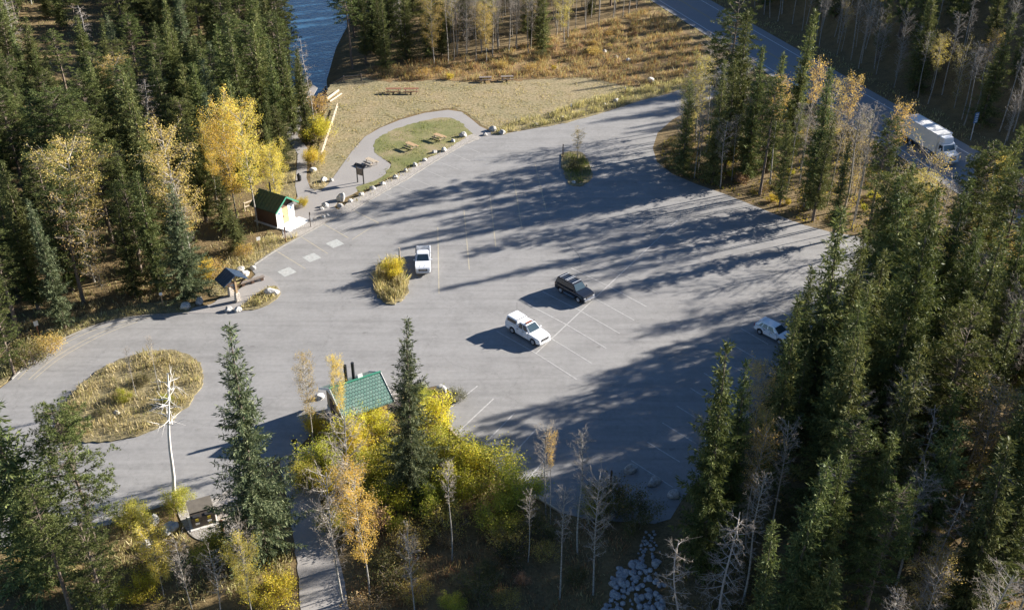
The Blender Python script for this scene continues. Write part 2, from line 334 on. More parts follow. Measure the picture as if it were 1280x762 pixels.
def sheet(name, pts, z, mat, smooth=True, kind='structure', edge=0.0, jit=0.0, th=0.0):
    """a flat sheet (th > 0: a raised bed with sides)"""
    P = catmull(pts, True, 8) if smooth else [Vector(p[:2]) for p in pts]
    if jit:
        P = [p + Vector((noise.noise(Vector((p.x*0.9, p.y*0.9, 3.1))), noise.noise(Vector((p.x*0.9, p.y*0.9, 9.7)))))*jit + Vector((noise.noise(Vector((p.x*3.1, p.y*3.1, 1.1))), noise.noise(Vector((p.x*3.1, p.y*3.1, 5.7)))))*jit*0.6 for p in P]
    tri = tessellate_polygon([[Vector((p.x, p.y, 0)) for p in P]]); n = len(P)
    vs = [(p.x, p.y, z) for p in P]; fs = []
    for t in tri:
        a, b, c = [P[i] for i in t]
        if (b-a).cross(c-a) < 0: t = (t[0], t[2], t[1])
        fs.append(tuple(t))
    if th:
        vs += [(p.x, p.y, z-th) for p in P]; fs += [(i, i+n, (i+1) % n+n, (i+1) % n) for i in range(n)]
    me = bpy.data.meshes.new(name); me.from_pydata(vs, [], fs); me.materials.append(M[mat])
    o = link(name, me); o['kind'] = kind
    return o
def strip(name, pts, width, z, mat, parent=None, kind=None, h=0.0):
    """a ribbon along a polyline; h > 0 makes it a solid kerb"""
    P = [Vector(p[:2]) for p in pts]; L = []; Rr = []
    for i, p in enumerate(P):
        d = (P[min(i+1, len(P)-1)] - P[max(i-1, 0)]).normalized(); n = Vector((-d.y, d.x))*width/2
        L.append(p+n); Rr.append(p-n)
    vs = []; fs = []
    for l, r in zip(L, Rr):
        vs += [(l.x, l.y, z), (r.x, r.y, z)]
        if h: vs += [(l.x, l.y, z+h), (r.x, r.y, z+h)]
    k = 4 if h else 2
    for i in range(len(P)-1):
        a = i*k; b = a+k
        if h: fs += [(a, a+2, b+2, b), (a+2, a+3, b+3, b+2), (a+3, a+1, b+1, b+3)]
        else: fs += [(a, a+1, b+1, b)]
    if h: fs += [(0, 1, 3, 2), (len(vs)-4, len(vs)-2, len(vs)-1, len(vs)-3)]
    me = bpy.data.meshes.new(name); me.from_pydata(vs, [], fs); me.materials.append(M[mat])
    o = link(name, me, parent)
    if kind: o['kind'] = kind
    return o
def inside(P, x, y):
    c = False; n = len(P); j = n-1
    for i in range(n):
        xi, yi = P[i][0], P[i][1]; xj, yj = P[j][0], P[j][1]
        if (yi > y) != (yj > y) and x < (xj-xi)*(y-yi)/(yj-yi)+xi: c = not c
        j = i
    return c
def sstep(a, b, x):
    t = min(1, max(0, (x-a)/(b-a))); return t*t*(3-2*t)
def seg_dist(P, x, y):
    best = 1e9
    for i in range(len(P)-1):
        ax, ay = P[i]; bx, by = P[i+1]; dx, dy = bx-ax, by-ay
        t = max(0, min(1, ((x-ax)*dx+(y-ay)*dy)/(dx*dx+dy*dy))); best = min(best, math.hypot(ax+t*dx-x, ay+t*dy-y))
    return best
# ------------------------------------------------------------------ terrain
_a, _b, _c = G(896.5, 47), G(936, 32), G(1094, 122); HWS = (_c[0]-_b[0])/(_b[1]-_c[1])
def hw_x(y): return _a[0] + HWS*(_a[1]-y)          # near edge line of the highway
RIVER = [G(*p) for p in [(392.0, 125.6), (376.1, 95.0), (378.4, 51.5), (388.5, 7.2), (385.8, -41.6), (382.6, -101.7)]]
RIV_W = [2.5, 3.8, 6.0, 9, 11, 15]
def river_d(x, y):
    best = 1e9
    for i in range(len(RIVER)-1):
        ax, ay = RIVER[i]; bx, by = RIVER[i+1]; dx, dy = bx-ax, by-ay
        t = max(0, min(1, ((x-ax)*dx+(y-ay)*dy)/(dx*dx+dy*dy)))
        best = min(best, math.hypot(ax+t*dx-x, ay+t*dy-y)-(RIV_W[i]*(1-t)+RIV_W[i+1]*t))
    return best
def ter(x, y):
    z = -0.035
    d = (x-hw_x(y))*0.954 - 15
    if d > 0: z += min(0.52*d*sstep(0, 12, d), 17+0.12*d) + 0.5*noise.noise(Vector((x*0.05, y*0.05, 0)))*sstep(0, 10, d)
    r = river_d(x, y)
    if r < 3.5 and y > 155: z -= 2.2*(1-sstep(-2, 3.5, r))
    # slope falling away below the car park
    s = sstep(0, 14, 65-y)*sstep(-4, 4, x)*(1-sstep(30, 45, x)); z -= 1.6*s
    if y > 250: z += 0.05*(y-250)
    dl = -62 - x
    if dl > 0 and y > 60: z += 0.10*dl*sstep(0, 20, dl)
    return z
def build_terrain():
    xs = np.concatenate([np.arange(-900, -150, 50), np.arange(-150, 180, 2.0), np.arange(180, 900, 50)])
    ys = np.concatenate([np.arange(-300, 10, 30), np.arange(10, 330, 2.0), np.arange(330, 1200, 60)])
    nx, ny = len(xs), len(ys); co = np.zeros((ny, nx, 3), np.float32)
    for j, y in enumerate(ys):
        for i, x in enumerate(xs):
            co[j, i] = (x, y, ter(float(min(max(x, -190), 200)), float(min(max(y, 5), 330))))
    idx = np.arange(nx*ny).reshape(ny, nx)
    q = np.stack([idx[:-1, :-1], idx[:-1, 1:], idx[1:, 1:], idx[1:, :-1]], -1).reshape(-1, 4)
    me = mesh_np('terrain', co.reshape(-1, 3), q, 'terrain', True)
    o = link('terrain', me); o['kind'] = 'structure'
build_terrain()
# ------------------------------------------------------------------ paved surfaces
LOT = [(14.7,474),(55,437),(110,410.5),(147,400),(184,394.6),(235,391.7),(301,386),(322,374),(334,364),(334,355),(322,346),(312,334),
       (345,313),(376,295.7),(404,280),(441,262.6),(478,241),(513,221),(545,201),(578,182),(600,172),(640,165.5),(700,155),(760,139),(800,126),(835,117.5),(868,105),(893,88),
       (915,66),(945,82),(925,104),(880,128),(840,150),(822,166),(816,185),(821,202),(840,217),(870,230),(905,242),(940,256),(975,270),(1005,281),(1035,289),(1075,296),
       (1100,312),(1085,338),(1040,400),(1000,452),(955,500),(910,550),(880,590),(852,625),(838,648),(818,654),(790,652),(740,650),(700,640),(655,612),(620,586),(591,562),
       (566,541),(556,520),(566,503),(560,486),(545,482),(520,487),(480,503),(415,521),(392,540),(372,560),(345,575),(300,605),(262,625),(220,627),(181,639),(148,652),(110,662),(60,668),(0,685),(-70,700),(-130,640),(-95,570),(-35,512)]
lot_g = gp(LOT)
sheet('parking_lot', lot_g, 0.0, 'asphalt', smooth=False)
# entrance path going down the picture, and the path by the river
PATH1 = [(352,572),(392,556),(400,575),(396,600),(402,630),(415,670),(428,715),(438,770),(450,840),(380,840),(376,770),(372,715),(366,670),(362,630),(354,600)]
sheet('entrance_path', gp(PATH1), 0.004, 'path', jit=0.15)
PLAZA = [(356,306),(378,292),(404,277),(424,266),(418,258),(424,250),(440,243),(450,237),(458,236),(476,226),(489,206),(480,199),(470,191),(467,181),(477,170),(496,161),(525,152),(550,147),(564,147.5),(575,153),(586,163),(597,172.5),(620,169.5),(611,163),(600,158),(588,148),(577,140),(560,137.5),(530,141.5),(500,150),(475,160),(456,171),(440,189),(425,210),(410,231),(402,237),(388,236),(383,222),(384,205),(384,185),(372,170),(380,140),(397,110),(391,106),(370,135),(358,170),(372,192),(371,210),(369,232),(372,246),(360,262),(352,285)]
sheet('plaza_path', gp(PLAZA), 0.014, 'path', smooth=False, th=0.1)
sheet('kiosk_pavement', gp([(232,391),(244,384),(264,380),(276,372),(292,366),(306,356),(322,342),(334,345),(344,352),(350,362),(344,372),(329,381),(301,390)]), 0.03, 'path', th=0.1)
# green space, meadows and verges: sheets a little above the forest floor
sheet('meadow', gp([(412,232),(428,208),(443,186),(458,169),(477,158),(500,148),(530,139.5),(560,135.5),(578,138),(590,146),(603,156),(622,166),(640,164),(700,153),(760,137),(800,124),(835,115.5),(866,103),(880,90),(860,60),(830,30),(800,25),(750,58),(690,68),(600,90),(520,88),(450,98),(415,106),(405,128),(402,150),(395,180),(390,205),(388,228),(395,240),(408,240)]), -0.02, 'meadow', smooth=True, jit=0.5)
sheet('path_side_grass', gp([(354,268),(368,250),(371,225),(369,205),(371,186),(368,168),(380,140),(391,112),(384,100),(366,135),(352,165),(345,200),(345,235),(340,258)]), -0.01, 'verge', jit=0.3)
sheet('autumn_meadow', gp([(455,98),(500,103),(545,100),(590,103),(640,101),(690,98),(735,98),(770,105),(800,109),(830,107),(862,101),(888,84),(880,62),(850,36),(822,12),(800,-6),(760,22),(700,40),(600,66),(520,72),(460,84)]), 0.004, 'redmeadow', jit=1.0)
sheet('picnic_lawn', gp([(470,191),(467,181),(477,170),(496,161),(525,152),(550,147),(564,147.5),(575,153),(586,163),(590,168),(575,178),(556,188),(520,204),(495,217),(470,230),(452,239),(447,234),(476,222),(488,206),(480,199)]), 0.028, 'lawn', smooth=True, jit=0.35, th=0.1)
sheet('gravel_bed', gp([(590,168),(600,172.5),(578,182.5),(545,201.5),(513,221.5),(478,241.5),(441,263),(430,268),(424,262),(440,250),(470,234),(500,216),(540,196),(575,177)]), 0.05, 'gravel', smooth=True, jit=0.25, th=0.1)
sheet('grass_verge', gp([(14,472),(55,435.5),(110,409),(147,398.5),(184,393),(233,390),(243,382),(235,376),(205,376),(150,385),(105,395),(60,410),(25,430),(0,452),(-20,480),(-60,520)]), 0.06, 'verge', th=0.2, jit=0.45)
sheet('grass_verge', gp([(318,330),(345,312.5),(376,295),(352,298),(338,290),(325,300),(300,318),(275,335),(270,352),(262,368),(276,370),(294,362),(308,350)]), 0.055, 'verge', th=0.2, jit=0.2)
sheet('grass_verge', gp([(622,170),(640,165),(700,154.5),(760,138.5),(800,125.5),(835,117),(866,104.5),(860,99),(830,106),(795,112),(750,122),(700,140),(650,152),(615,163)]), 0.045, 'verge', th=0.2, jit=0.6)
sheet('grass_verge', gp([(310,376),(300,388),(322,386),(340,378),(350,368),(344,358),(330,362)]), 0.10, 'verge', th=0.2, jit=0.1)
sheet('gravel_verge', gp([(352,298),(376,295),(404,279.5),(430,267),(420,262),(400,268),(380,281),(362,289)]), 0.085, 'gravel', th=0.2)
ISL1 = [(74,548),(96,552),(131,552),(170,546),(205,531),(235,507),(252,482),(254,463),(242,448),(217,439),(185,440),(150,450),(120,466),(95,488),(80,510),(70,532)]
sheet('traffic_island', gp(ISL1), 0.13, 'verge', th=0.2, jit=0.3)
ISL2 = [(487,322),(498,330),(508,345),(511,360),(505,373),(491,381),(478,377),(469,365),(467,348),(474,332)]
sheet('traffic_island', gp(ISL2), 0.13, 'verge', th=0.2, jit=0.3)
ISL3 = [(702,195),(712,190),(727,192),(736,203),(740,215),(736,227),(724,233),(711,229),(704,215)]
sheet('traffic_island', gp(ISL3), 0.13, 'verge', th=0.2, jit=0.3)
sheet('bin_pad', gp([(262,625),(300,604),(312,618),(306,640),(296,668),(262,676),(238,668),(222,640),(228,628)]), 0.03, 'gravel', th=0.2)
sheet('toilet_pad', gp([(392,528),(415,512),(488,487),(504,492),(500,512),(420,545)]), 0.05, 'path', smooth=False, th=0.1)
# kerbs
K = [strip('kerb', catmull(gp([(318,331),(345,313),(376,295.7),(404,280)]), False, 3), 0.18, 0.0, 'kerb', kind='structure', h=0.12),
     strip('kerb', catmull(gp([(441,262.6),(478,241),(513,221),(545,201),(578,182),(592,175)]), False, 3), 0.14, 0.0, 'kerb', kind='structure', h=0.09),
     strip('kerb', catmull(gp([(14.7,474),(55,437),(110,410.5),(147,400),(184,394.6),(235,391.7)]), False, 4), 0.16, 0.0, 'kerb', kind='structure', h=0.12),
     strip('kerb', gp([(560,533),(566,541),(591,562),(620,586),(655,612),(700,640)]), 0.2, 0.0, 'wood_pale', kind='structure', h=0.16)]
# river
wp = []
for (x, y), wd in zip(RIVER, RIV_W): wp.append((x-wd-3, y))
for (x, y), wd in reversed(list(zip(RIVER, RIV_W))): wp.append((x+wd+3, y))
sheet('river', wp, -1.25, 'water', smooth=False)
# highway
def hwy(name, off, width, z, mat, y0=-120, y1=380, dash=None):
    pts = [(hw_x(y)+off*1.048, y) for y in np.arange(y0, y1, 10)]
    return strip(name, pts, width, z, mat, kind='structure')
hwy('highway', 4.9, 12.6, 0.02, 'highway')
hwy('highway_shoulder_edge_line', 0.4, 0.16, 0.026, 'hw_white')
hwy('highway_far_edge_line', 9.2, 0.16, 0.026, 'hw_white')
hwy('highway_centre_line', 4.65, 0.12, 0.026, 'hw_yellow'); hwy('highway_centre_line', 4.95, 0.12, 0.026, 'hw_yellow')
# ------------------------------------------------------------------ painted markings
def paint(a, b, w=0.12, mat='white_paint', z=0.006, name='painted_line'):
    return strip(name, [G(*a), G(*b)], w, z, mat, kind='structure')
cl = [(670,441.4),(689,423),(707.9,405.4),(726.8,389.3),(743.5,372.8),(760.6,357.2),(776.7,341.9),(791.3,328.3),(805.5,314.6),(818.9,301.5),(833,288.2),(846.8,275.5)]
a = Vector(G(*cl[0])); b = Vector(G(*cl[-1])); u = (b-a)/11
strip('painted_line', [a-u*0.02, b], 0.13, 0.006, 'white_paint', kind='structure')
vL = (Vector(G(721.5,474.3))-a); vR = (Vector(G(620.5,413.5))-a)
for k in range(12):
    p = a+u*k
    mt = 'white_paint' if k < 6 else 'faint_paint'
    if k % 4 != 3 or k < 5: strip('painted_line', [p, p+vL*rng.uniform(0.97, 1.0)], 0.12, 0.010, mt, kind='structure')
    strip('painted_line', [p, p+vR*rng.uniform(0.97, 1.0)], 0.12, 0.010, mt, kind='structure')
for a_, b_ in [((344.7,313),(381.7,335.8)),((376.2,295.7),(410,317)),((404.6,279.9),(435.3,297.2))]: paint(a_, b_, 0.13, 'yellow_paint')
paint((440.8,262.6),(473,278.3),0.14,'yellow_paint'); paint((473,278.3),(440,299.5),0.12,'yellow_paint', 0.010)
for k in range(1, 5):   # hatching beside the accessible bays
    t = k/5; q0 = (404.6+30*t, 279.9+17*t); q1 = (440.8+31*(0.15+0.75*t), 262.6+15.7*(0.15+0.75*t)); paint(q0, (q1[0], q1[1]), 0.09, 'faint_paint', 0.008)
for a_, b_ in [((460.5,251.3),(487,263)),((478.6,241.1),(504,252)),((496.7,230.9),(525,243.5)),((513.2,221.4),(542,234)),((529,211),(558,223.5)),((545.5,201),(573.9,212)),((562,190.7),(588,201.5)),((578.6,182),(600,191))]:
    paint(a_, b_, 0.12, 'faint_paint')
for a_, b_ in [((547.2,284),(548.8,367)),((580,262),(586.7,337)),((611.5,236),(620,310.6)),((642,222),(652.5,286)),((668.8,205),(682.6,263))]:
    paint(a_, b_, 0.13, 'yellow_paint')
for a_, b_ in [((597,482),(563,509)),((617,498),(573.5,538.7)),((643,516),(597,563)),((671,535),(627,583)),((696,557),(655,604))]: paint(a_, b_, 0.13)
for a_, b_ in [((926,410),(960,430)),((911,428),(946,448)),((895,447),(933,467)),((880,466),(920,490)),((863,484.6),(905,511)),((846,507),(888,533)),((828,528),(870,554)),((809,552),(850,577)),((789,575),(841,608.6)),((941,392),(975,411)),((955,376),(990,395))]: paint(a_, b_, 0.12)
# road edge and lane lines at the left entrance
def curve_line(pts, w, mat, z=0.006): strip('painted_line', catmull(gp(pts), False, 5), w, z, mat, kind='structure')
curve_line([(22,474),(58,442),(112,414.5),(150,403),(186,397),(215,395)], 0.12, 'yellow_paint')
curve_line([(36,474),(68,447),(108,424),(140,410),(165,402)], 0.11, 'yellow_paint')
curve_line([(42,474),(73,449),(112,426.5),(144,412),(172,402)], 0.11, 'yellow_paint')
# accessible bay symbols: pale squares
for (cx, cy) in [(358.7,339.7),(389.7,321.8),(418.7,304.5)]:
    c = Vector(G(cx, cy)); d = (Vector(G(410,317))-Vector(G(376.2,295.7))).normalized(); n = Vector((-d.y, d.x)); s_ = 0.85
    P = [c-d*s_-n*s_, c+d*s_-n*s_, c+d*s_+n*s_, c-d*s_+n*s_]
    sheet('accessible_bay_pad', [(p.x, p.y) for p in P], 0.008, 'pad_paint', smooth=False)
    # wheelchair symbol: wheel ring, back, seat and head
    if cx > 400: continue
    ring = [c - d*0.12 + Vector((math.cos(t), math.sin(t)))*0.34 for t in np.linspace(0.4, 5.6, 14)]
    strip('accessible_symbol', [(p.x, p.y) for p in ring], 0.10, 0.012, 'white_paint', kind='structure')
    strip('accessible_symbol', [tuple(c-d*0.1-n*0.5), tuple(c-d*0.1+n*0.05), tuple(c+d*0.45+n*0.05)], 0.11, 0.013, 'white_paint', kind='structure')
curve_line([(708,303),(722,317),(725,325),(723,330),(700,332.5)], 0.07, 'crack', 0.005)
# ------------------------------------------------------------------ vehicles (x forward, y left, z up, origin on the ground)
def hull(mb, prof, hw, taper_f=0.0, taper_r=0.0, xf=2.5, xr=-2.5, tum=0.0, zt=0.9, inner=0.0):
    """side profile (x,z) swept across the width with plan taper at the nose and tail"""
    def half(x, z):
        k = 1.0
        if x > xf-0.7: k -= taper_f*((x-(xf-0.7))/0.7)**2
        if x < xr+0.5: k -= taper_r*(((xr+0.5)-x)/0.5)**2
        return hw*k - tum*max(0, z-zt)
    L = [mb.bm.verts.new((x, half(x, z), z)) for x, z in prof]
    Rr = [mb.bm.verts.new((x, -half(x, z), z)) for x, z in prof]
    n = len(prof)
    for i in range(n): mb.bm.faces.new((L[i], L[(i+1) % n], Rr[(i+1) % n], Rr[i]))
    for S in (L, Rr):
        tr = tessellate_polygon([[Vector((v.co.x, v.co.z, 0)) for v in S]])
        for t in tr:
            try: mb.bm.faces.new([S[i] for i in t])
            except ValueError: pass
def arch(cx, r, z0, n=9, rev=False):
    a0 = math.asin(min(1, z0/r)) if z0 < r else 0
    c = [(cx+r*math.cos(t), 0.36+r*math.sin(t)) for t in np.linspace(-0.15, PI+0.15, n)]
    return c
def make_wheel(root, x, y, r=0.37, w=0.24):
    wh = link('wheel', None, root) if False else None
    t = MB(); t.tube((x, y-w/2, r), (x, y+w/2, r), r, n=22); o = t.build('wheel', 'tyre', root, bevel=0.03)
    s = 1 if y > 0 else -1
    q = MB(); yo = y+s*(w/2)
    q.tube((x, yo-s*0.02, r), (x, yo+s*0.012, r), r*0.66, r*0.60, n=18)
    q.tube((x, yo+s*0.01, r), (x, yo+s*0.035, r), r*0.16, n=10)
    rim = q.build('rim', 'rim', o)
    sp = MB()
    for k in range(6):
        a = k*PI/3
        sp.bar((x, yo+s*0.022, r), (x+math.cos(a)*r*0.58, yo+s*0.018, r+math.sin(a)*r*0.58), 0.05, 0.03)
    sp.build('spokes', 'silver', o)
def quad_panel(root, name, pts, mat, th=0.02):
    """panel with thickness; pts in order, pushed outwards along its normal"""
    P = [Vector(p) for p in pts]; n = (P[1]-P[0]).cross(P[2]-P[0]).normalized()*th
    c = sum(P, Vector())/len(P); mid = Vector((c.x*0.2, 0, 0.9))
    if n.dot(c-mid) < 0: n = -n
    m = MB(); m.slab([p-n*0.5 for p in P], n); return m.build(name, mat, root, bevel=0.004)
def cabin(root, paint, xs, zb, zt, hwb, hwt, side_splits, roofmat=None, rear_glass=True, side_glass=True):
    """greenhouse: xs = (front base, front top, rear top, rear base)"""
    xfb, xft, xrt, xrb = xs
    m = MB(); b = [(xfb, hwb, zb), (xfb, -hwb, zb), (xrb, -hwb, zb), (xrb, hwb, zb)]; t = [(xft, hwt, zt), (xft, -hwt, zt), (xrt, -hwt, zt), (xrt, hwt, zt)]
    B = [m.bm.verts.new(p) for p in b]; T = [m.bm.verts.new(p) for p in t]
    m.bm.faces.new(T); m.bm.faces.new(B[::-1])
    for i in range(4): m.bm.faces.new((B[i], B[(i+1) % 4], T[(i+1) % 4], T[i]))
    o = m.build('cabin', paint, root, bevel=0.06, smooth=False)
    def lerp(p, q, k): return tuple(p[i]+(q[i]-p[i])*k for i in range(3))
    def face(p00, p10, p01, p11, u0, u1, v0, v1):
        def pt(uu, vv): return lerp(lerp(p00, p10, uu), lerp(p01, p11, uu), vv)
        return [pt(u0, v0), pt(u1, v0), pt(u1, v1), pt(u0, v1)]
    quad_panel(root, 'windshield', face(b[0], b[1], t[0], t[1], 0.06, 0.94, 0.05, 0.93), 'windshield')
    if rear_glass: quad_panel(root, 'rear_window', face(b[3], b[2], t[3], t[2], 0.1, 0.9, 0.15, 0.88), 'glass')
    for s, (i, j) in ((1, (0, 3)), (-1, (1, 2))):
        for (u0, u1) in side_splits:
            quad_panel(root, 'side_window', face(b[i], b[j], t[i], t[j], u0, u1, 0.08, 0.86), 'glass')
    return o
def common(root, paint, xf, xr, hw, zbel, bumper='trim', zh=0.72, mirror_x=0.9, door_x=(0.9, -0.1, -1.1), grille=True, wheelx=(1.6, -1.5), r=0.37):
    for sx in wheelx:
        for sy in (1, -1): make_wheel(root, sx, sy*(hw-0.12), r)
    MB().box((xf-0.02, 0, 0.50), (0.22, hw*1.78, 0.24)).build('front_bumper', bumper, root, bevel=0.05)
    MB().box((xr+0.02, 0, 0.52), (0.20, hw*1.80, 0.22)).build('rear_bumper', bumper, root, bevel=0.05)
    if grille:
        g = MB(); g.box((xf+0.0, 0, 0.82), (0.06, hw*1.12, 0.30))
        go = g.build('grille', 'trim', root, bevel=0.01)
        b = MB()
        for k in range(3): b.box((xf+0.025, 0, 0.72+k*0.08), (0.02, hw*0.9, 0.018))
        b.build('grille_bars', 'chrome', go)
    for s in (1, -1):
        MB().box((xf-0.07, s*hw*0.74, 0.84), (0.14, hw*0.36, 0.17)).build('headlight', 'headlamp', root, bevel=0.03)
        MB().box((xr+0.02, s*hw*0.88, 0.92), (0.08, 0.16, 0.34)).build('tail_light', 'tail', root, bevel=0.02)
        MB().box((mirror_x, s*(hw+0.12), zbel+0.08), (0.14, 0.20, 0.17)).build('mirror', paint, root, bevel=0.04)
    for x in door_x[:-1]:
        for s in (1, -1): MB().box((x-0.72, s*(hw+0.012), zbel-0.13), (0.2, 0.03, 0.035)).build('door_handle', 'chrome' if paint == 'black_car' else 'trim', root)
    for s in (1, -1):
        for x in door_x: MB().box((x, s*(hw-0.004), (zbel+0.38)/2+0.05), (0.016, 0.02, zbel-0.44)).build('door_seam', 'trim', root)
    MB().box((xf+0.10, 0, 0.5), (0.012, 0.34, 0.12)).build('number_plate', 'white_board', root)
    MB().box((0, 0, 0.33), (xf-xr-0.7, hw*1.55, 0.24)).build('underbody', 'trim', root)
def body_prof(xf, xr, wf, wr, hood_z, cowl_x, belt, rear_z, rw=0.47, zb=0.34, deck=None):
    p = [(xf-0.04, 0.42), (xf, 0.62), (xf-0.03, hood_z-0.20), (xf-0.22, hood_z-0.07), (xf-0.7, hood_z), (cowl_x, belt)]
    if deck: p += deck
    p += [(xr+0.05, rear_z), (xr, rear_z-0.18), (xr, 0.6), (xr+0.06, 0.42)]
    ra = [(wr+rw*math.cos(t), 0.37+rw*math.sin(t)) for t in np.linspace(PI+0.05, -0.05, 11)]
    fa = [(wf+rw*math.cos(t), 0.37+rw*math.sin(t)) for t in np.linspace(PI+0.05, -0.05, 11)]
    return p + ra + fa
def place(root, front, rear, xf, xr):
    """front/rear: ground picture points of the front and rear wheel"""
    f = Vector(G(*front)); r = Vector(G(*rear)); d = f-r; return d
# --- A: white pickup with open bed
def pickup_open():
    root = empty('pickup_truck', (0, 0, 0), 0, 'silver white pickup with open bed parked facing the camera beside the teardrop island', 'pickup truck', 'vehicles parked in the car park')
    xf, xr, hw = 2.75, -2.75, 0.93
    m = MB(); hull(m, body_prof(xf, -0.62, 1.78, -3.9, 1.12, 1.05, 1.16, 1.16)[:5]+[(1.05, 1.16), (-0.75, 1.16), (-0.75, 0.42)]+[(1.78+0.47*math.cos(t), 0.37+0.47*math.sin(t)) for t in np.linspace(PI+0.05, -0.05, 11)], hw, 0.10, 0, xf, -5)
    m.build('body', 'white_car', root, bevel=0.045)
    cabin(root, 'white_car', (1.1, 0.42, -0.62, -0.74), 1.14, 1.80, 0.86, 0.70, [(0.10, 0.50), (0.55, 0.93)])
    # bed: two side walls with arches, floor, tailgate
    for s in (1, -1):
        b = MB(); ra = [(-1.72+0.47*math.cos(t), 0.37+0.47*math.sin(t)) for t in np.linspace(PI+0.05, -0.05, 11)]
        prof = [(-0.80, 0.42), (-0.80, 1.22), (-2.72, 1.22), (-2.72, 0.5), (-2.6, 0.42)] + ra
        y0, y1 = s*0.93, s*0.83
        A = [b.bm.verts.new((x, y0, z)) for x, z in prof]; B = [b.bm.verts.new((x, y1, z)) for x, z in prof]; n = len(prof)
        for i in range(n): b.bm.faces.new((A[i], A[(i+1) % n], B[(i+1) % n], B[i]))
        for S in (A, B):
            for t in tessellate_polygon([[Vector((v.co.x, v.co.z, 0)) for v in S]]):
                b.bm.faces.new([S[i] for i in t])
        b.build('bed_side', 'white_car', root, bevel=0.015)
        MB().box((-1.76, s*0.88, 1.245), (1.9, 0.11, 0.045)).build('bed_rail', 'trim' if s < 0 else 'white_car', root, bevel=0.01)
    MB().box((-1.76, 0, 0.66), (1.94, 1.66, 0.06)).build('bed_floor', 'bedliner', root)
    MB().box((-2.72, 0, 0.90), (0.07, 1.82, 0.62)).build('tailgate', 'white_car', root, bevel=0.02)
    common(root, 'white_car', xf, xr, hw, 1.14, 'silver', door_x=(0.95, 0.02, -0.72), mirror_x=0.88, wheelx=(1.78, -1.72))
    for yy in (0.28, -0.28): MB().box((2.0, yy, 1.135), (0.9, 0.025, 0.02)).build('hood_crease', 'silver', root)
    return root
A = pickup_open()
c = Vector(G(529, 332)); A.location = (c.x, c.y+0.2, 0)
dA = Vector(G(548.8,367))-Vector(G(547.2,284)); A.rotation_euler = (0, 0, math.atan2(dA.y, dA.x))
# --- B: black four wheel drive
def suv_black():
    root = empty('suv', (0, 0, 0), 0, 'black SUV with pale roof rack bars and bright front bumper', 'suv', 'vehicles parked in the car park')
    xf, xr, hw = 2.42, -2.45, 0.93
    m = MB(); hull(m, body_prof(xf, xr, 1.5, -1.42, 1.16, 0.98, 1.2, 1.2, 0.48, deck=[(-1.6, 1.2)]), hw, 0.10, 0.04, xf, xr)
    m.build('body', 'black_car', root, bevel=0.06)
    cabin(root, 'black_car', (1.02, 0.45, -2.18, -2.40), 1.18, 1.86, 0.87, 0.72, [(0.08, 0.32), (0.36, 0.62), (0.66, 0.94)])
    common(root, 'black_car', xf, xr, hw, 1.18, 'chrome', door_x=(0.95, 0.0, -0.95), mirror_x=0.85, wheelx=(1.5, -1.42), r=0.39)
    rk = MB()
    for s in (1, -1): rk.bar((0.35, s*0.66, 1.93), (-2.0, s*0.66, 1.93), 0.04)
    rk = rk.build('roof_rail', 'trim', root)
    for x in (0.28, -0.62, -0.86, -1.75): MB().box((x, 0, 1.97), (0.07, 1.42, 0.035)).build('roof_bar', 'silver', root, bevel=0.008)
    for s in (1, -1): MB().box((0.02, s*0.98, 0.42), (1.75, 0.16, 0.05)).build('side_step', 'chrome', root, bevel=0.01)
    MB().box((xf+0.08, 0, 0.62), (0.12, 1.66, 0.26)).build('bull_bar', 'chrome', root, bevel=0.04)
    return root
B = suv_black()
def orient(root, fw, rw, wx):
    """front wheel / rear wheel contact points on the right side of the vehicle"""
    f, r = Vector(G(*fw)), Vector(G(*rw)); d = (f-r).normalized(); mid = (f+r)/2
    n = Vector((-d.y, d.x)); c = mid + n*0.85 - d*((wx[0]+wx[1])/2)
    root.location = (c.x, c.y, 0); root.rotation_euler = (0, 0, math.atan2(d.y, d.x)); return (f-r).length
print('wheelbase B', orient(B, (725.5, 379.5), (698.5, 364.5), (1.5, -1.42)))
